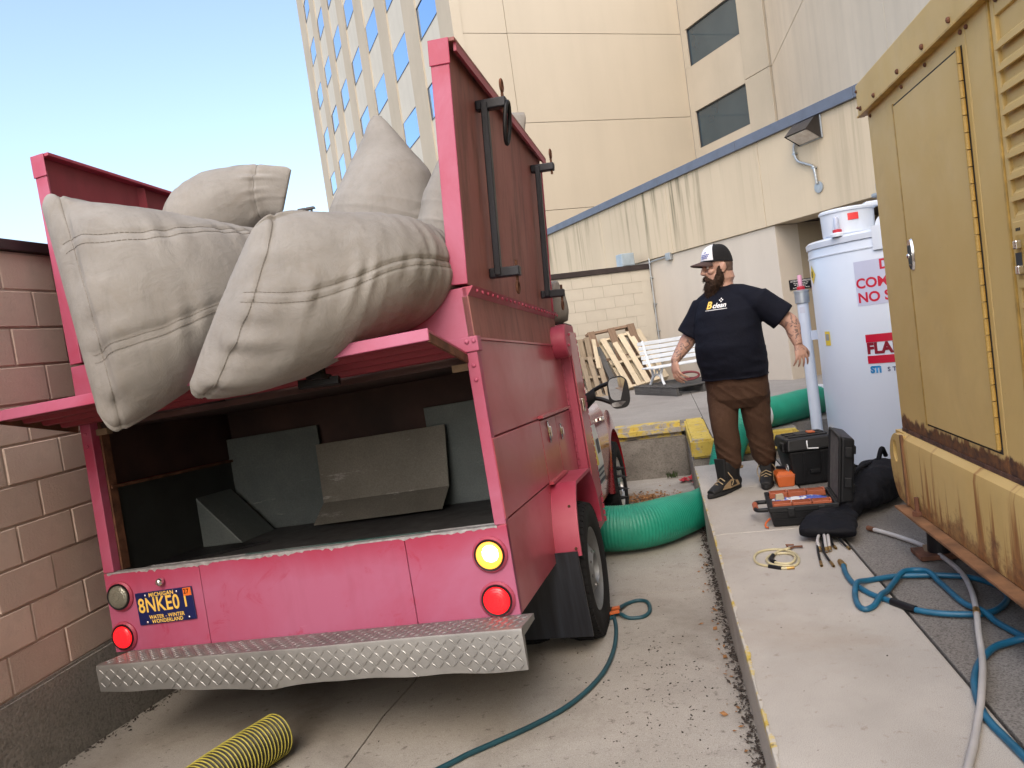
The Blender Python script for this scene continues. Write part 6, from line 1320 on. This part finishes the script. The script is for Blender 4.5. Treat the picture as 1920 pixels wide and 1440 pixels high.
# ================================================================ PALLETS AND BENCH at the back
def m_wood(name, a, b, ob=.18):
    k = NT(name); c = k.ramp(k.noise(1.0, 5, .6, co=k.coord((3, 60, 60))), (.3, a), (.7, b)); c = k.mix(1.0, c, k.ramp(k.rand(), (0, 1 - ob), (1, 1 + ob)), 'MULTIPLY')
    c = k.mix(k.math('MULTIPLY', k.ramp(k.noise(8, 5), (.55, 0.0), (.75, 1.0)), .3), c, tuple(q * .5 for q in a)); k.bump(k.noise(1.0, 4, co=k.coord((6, 120, 120))), .3, .004); return k.fin(c, .8, 0, .3)
M_pine = m_wood('new pine', (.46, .385, .27), (.58, .50, .37)); M_oldw = m_wood('grey old wood', (.20, .16, .115), (.32, .26, .19)); M_brnw = m_wood('brown wood', (.17, .115, .08), (.26, .18, .125)); M_gryw = m_wood('dark grey plank', (.055, .055, .055), (.10, .10, .10))
def board(par, a, b, w_, t, mat, nrm, name='board'):
    a, b = Vector(a), Vector(b); x = (b - a).normalized(); y = Vector(nrm).cross(x); L = (b - a).length
    M = frame_M((0, 0, 0), x, y); M.translation = (a + b) / 2
    return MB().box((-L / 2, -w_ / 2, -t / 2), (L / 2, w_ / 2, t / 2)).build(name, mat, par, M=M, bevel=.003, seg=1)
def pallet(label, o, ex, ey, W_, H_, mat, nb=7, bwid=.095, ns=3, group='wooden pallets stacked in the far corner', back=True):
    """o corner, ex across the boards, ey along the boards"""
    ex, ey = Vector(ex).normalized(), Vector(ey); ey = (ey - ex * ey.dot(ex)).normalized(); n = ex.cross(ey); p = thing('pallet', label, 'pallet', Vector(o), group)
    for i in range(nb):
        x = bwid / 2 + (W_ - bwid) * i / (nb - 1); board(p, ex * x + n * .055, ex * x + ey * (H_ + random.uniform(-.01, .01)) + n * .055, bwid * random.uniform(.92, 1.05), .018, mat, n)
        if back and i % 2 == 0: board(p, ex * x - n * .055, ex * x + ey * H_ - n * .055, bwid, .018, mat, n)
    for j in range(ns):
        y = .03 + (H_ - .06) * j / (ns - 1); board(p, ey * y, ey * y + ex * W_, .045, .09, mat, n, 'stringer')
    return p
fl_n = Vector((.52, -.855, 0))
pallet('clean new pine pallet leaning against the far block wall', (-.60, 13.15, .18), (.80, .48, .10), (-.40, .62, 1.05), .84, 1.10, M_pine, nb=5, bwid=.11)
pallet('dull brown pallet leaning behind the pine pallet', (-.98, 13.28, .172), (.855, .52, .06), (-.10, .30, 1.0), .95, 1.12, M_brnw, nb=3, bwid=.14)
pallet('weathered grey pallet leaning at the left behind the truck', (-1.62, 12.86, .172), (.855, .52, .03), (.18, .22, 1.0), .62, .98, M_oldw, nb=5, bwid=.10)
pallet('broken old pallet slumped in front of the weathered one', (-1.36, 12.55, .172), (.80, .45, -.1), (-.45, .42, 1.0), .55, .80, M_oldw, nb=4, bwid=.09)
pk = thing('loose_plank', 'dark grey plank leaning between the pallets', 'plank', (-.74, 12.95, .17)); board(pk, (0, 0, 0), (-.30, .52, .80), .11, .03, M_gryw, (.5, -.8, .3), 'plank')
pk = thing('loose_plank', 'short pale split board propped above the old pallets', 'plank', (-1.02, 13.0, .62)); board(pk, (.0, 0, 0), (-.06, .35, .50), .07, .03, M_pine, (.5, -.8, .3), 'plank')
fp = thing('pallet', 'dark flat pallet lying under the white bench', 'pallet', (-.45, 12.30, .168), 'wooden pallets stacked in the far corner')
Um = -U
for i in range(7): 
    x = .05 + i * .185; a = Um * x; board(fp, a + ZZ * .125, a + VV * 1.05 + ZZ * .125, .14, .018, M_gryw, ZZ)
for j in (.03, .5, 1.0): board(fp, VV * j + ZZ * .065, VV * j + Um * 1.22 + ZZ * .065, .05, .095, M_gryw, ZZ, 'stringer')
for j in (.05, .5, 1.0): board(fp, VV * j + ZZ * .009, VV * j + Um * 1.22 + ZZ * .009, .09, .016, M_gryw, ZZ)
M_bch = simple('white bench paint', (.66, .71, .76), .45, var=.06)
be = thing('bench', 'white slatted garden bench standing on the dark flat pallet', 'bench', Matrix(((VV.x, U.x, 0, .02), (VV.y, U.y, 0, 11.93), (0, 0, 1, .304), (0, 0, 0, 1))))
for i in range(4): MB().box((-.16, -.06 + i * .10, .262), (1.25, .028 + i * .10, .285)).build('seat_slat', M_bch, be, bevel=.006)
for i in range(5):
    z = .33 + i * .075; y = .37 + i * .022; MB().box((-.10, y, z), (1.2, y + .018, z + .058)).build('back_slat', M_bch, be, bevel=.005)
for x in (.0, 1.02):
    l = MB(); l.tube(spline([(x, -.02, .26), (x, .03, .18), (x, .01, .08), (x, -.03, 0)], 14), .022, 8); l.tube(spline([(x, .30, .26), (x, .27, .15), (x, .33, .06), (x, .38, 0)], 14), .022, 8)
    l.tube(spline([(x, .01, .08), (x, .10, .15), (x, .20, .15), (x, .28, .10)], 14), .016, 8); l.tube(spline([(x, .32, .25), (x, .38, .40), (x, .475, .70)], 14), .020, 8)
    l.tube([(x, .14 + .05 * math.cos(a), .20 + .045 * math.sin(a)) for a in np.linspace(0, 2 * np.pi, 18)], .012, 8, caps=False); l.build('cast_leg', M_bch, be, smooth=60)
M_mar = simple('maroon cord', (.15, .022, .028), .6, var=.25)
rc = thing('cord_coil', 'coil of dark red cord hanging at the bench front beside the man', 'cord', (.40, 11.62, .42))
m = []
for i in range(7 * 40): a = 2 * np.pi * i / 40; k_ = i / 40; m.append((.155 * (1 + .05 * math.sin(k_ * 2.3)) * math.cos(a), .02 * math.sin(k_ * 5), .058 * (1 + .18 * math.sin(k_ * 1.7)) * math.sin(a) + .006 * math.sin(k_ * 3)))
MB().tube(m, .0095, 6).build('cord', M_mar, rc, smooth=180)
# ================================================================ LITTER, WEED, LEAVES, DISTANT LAMP
M_leafb = simple('dry leaf bits', (.26, .125, .045), .85, var=.45, scale=40, objrand=.2); M_grit = simple('dark grit', (.045, .035, .028), .95, var=.5, scale=40); M_redl = simple('red leaf', (.40, .02, .03), .7); M_weed = simple('weed green', (.055, .10, .025), .7, var=.3)
def scatter(name, n, fn, mat, s0, s1, seed):
    rng = np.random.default_rng(seed); m = MB()
    for _ in range(n):
        x, y, z = fn(rng); s = s0 + (s1 - s0) * rng.random() ** 2; a = rng.random() * 6.3; d1 = np.array([math.cos(a), math.sin(a), rng.normal(0, .25)]) * s; d2 = np.array([-math.sin(a), math.cos(a), rng.normal(0, .25)]) * s * (.3 + .5 * rng.random()); c = np.array([x, y, z + s * .25])
        m.add([c - d1, c - d2 * .8, c + d1 * .9, c + d2, c + np.array([0, 0, s * .5 * rng.random()]) + d1 * .1], [(0, 1, 4), (1, 2, 4), (2, 3, 4), (3, 0, 4), (3, 2, 1, 0)])
    o = m.build(name, mat); return stuff(o)
def f1(r): 
    x, y = r.normal(-.33, .20), r.normal(7.42, .16); return x, y, gz(y) + .003 + .03 * math.exp(-((x + .33) / .15) ** 2 - ((y - 7.42) / .12) ** 2) * r.random()
scatter('leaf_litter', 900, f1, M_leafb, .008, .026, 11)
def f2(r): y = r.uniform(1.6, 6.3); return .186 - abs(r.normal(0, .022)) - .002, y, gz(y) + .004
scatter('kerb_grit', 2200, f2, M_grit, .004, .013, 12)
def f3(r):
    y = 3.3 + r.normal(0, .55); return .02 - abs(r.normal(0, .30)), y, gz(y)
scatter('ramp_grit', 420, f3, M_grit, .002, .010, 13)
def f4(r): y = r.uniform(1.8, 6.5); return r.uniform(-2.7, .15), y, gz(y)
scatter('ramp_specks', 420, f4, M_grit, .0015, .008, 14)
def f5(r): y = r.uniform(2.2, 7.0); return -2.855 + abs(r.normal(0, .03)), y, gz(y)
scatter('wall_foot_grit', 800, f5, M_grit, .004, .014, 15)
def f6(r): return r.uniform(.22, 1.2), r.uniform(1.8, 5.5), .0
scatter('ledge_specks', 90, f6, M_grit, .0015, .006, 16)
def f7(r): y = r.uniform(2, 6); return .14 - abs(r.normal(0, .04)), y, gz(y) + .005
scatter('kerb_leaves', 60, f7, M_leafb, .008, .022, 17)
rl = thing('red_leaves', 'few bright red maple leaves at the dock corner', 'leaves', (.12, 8.1, gz(8.1)))
m = MB(); rng = np.random.default_rng(3)
for i in range(9):
    c = np.array([rng.normal(0, .04), rng.normal(0, .08), .02 + .02 * rng.random()]); a0 = rng.random() * 6; n5 = [c + np.array([math.cos(a0 + q * np.pi / 5), math.sin(a0 + q * np.pi / 5), rng.normal(0, .2)]) * (.045 if q % 2 == 0 else .022) for q in range(10)]; m.add(n5 + [c], [(q, (q + 1) % 10, 10) for q in range(10)])
m.build('leaf', M_redl, rl)
wdp = thing('weed', 'small green weed growing at the foot of the dock wall', 'weed', (-.02, 8.38, gz(8.4)))
m = MB()
for i in range(34):
    a = rng.random() * 6.3; l = .05 + .10 * rng.random(); d = np.array([math.cos(a) * .7, -abs(math.sin(a)) * .6, .7 + .5 * rng.random()]); d = nvec(d); c = np.array([rng.normal(0, .03), 0, 0]); s_1 = np.cross(d, zz); s_1 = nvec(s_1) * .009
    m.add([c, c + d * l * .5 + s_1, c + d * l, c + d * l * .5 - s_1], [(0, 1, 2, 3)])
m.build('leaves', M_weed, wdp)
# second weed by the pallets
lp = thing('street_lamp', 'distant grey lamp post with twin heads seen between the bags', 'street lamp', (-26.6, 60, -.7))
MB().tube([(0, 0, 0), (0, 0, 15.05)], [.16, .10], 10).build('pole', M_brz, lp, smooth=60)
for dx in (-.75, .0): MB().hexa([(dx - .45, -.2, 14.98), (dx + .3, -.2, 14.98), (dx + .3, .2, 14.98), (dx - .45, .2, 14.98), (dx - .40, -.15, 15.16), (dx + .25, -.15, 15.16), (dx + .25, .15, 15.16), (dx - .40, .15, 15.16)]).build('lamp_head', M_brz, lp)
MB().bar((-.9, 0, 14.9), (.1, 0, 14.95), .08, .08).build('arm', M_brz, lp)
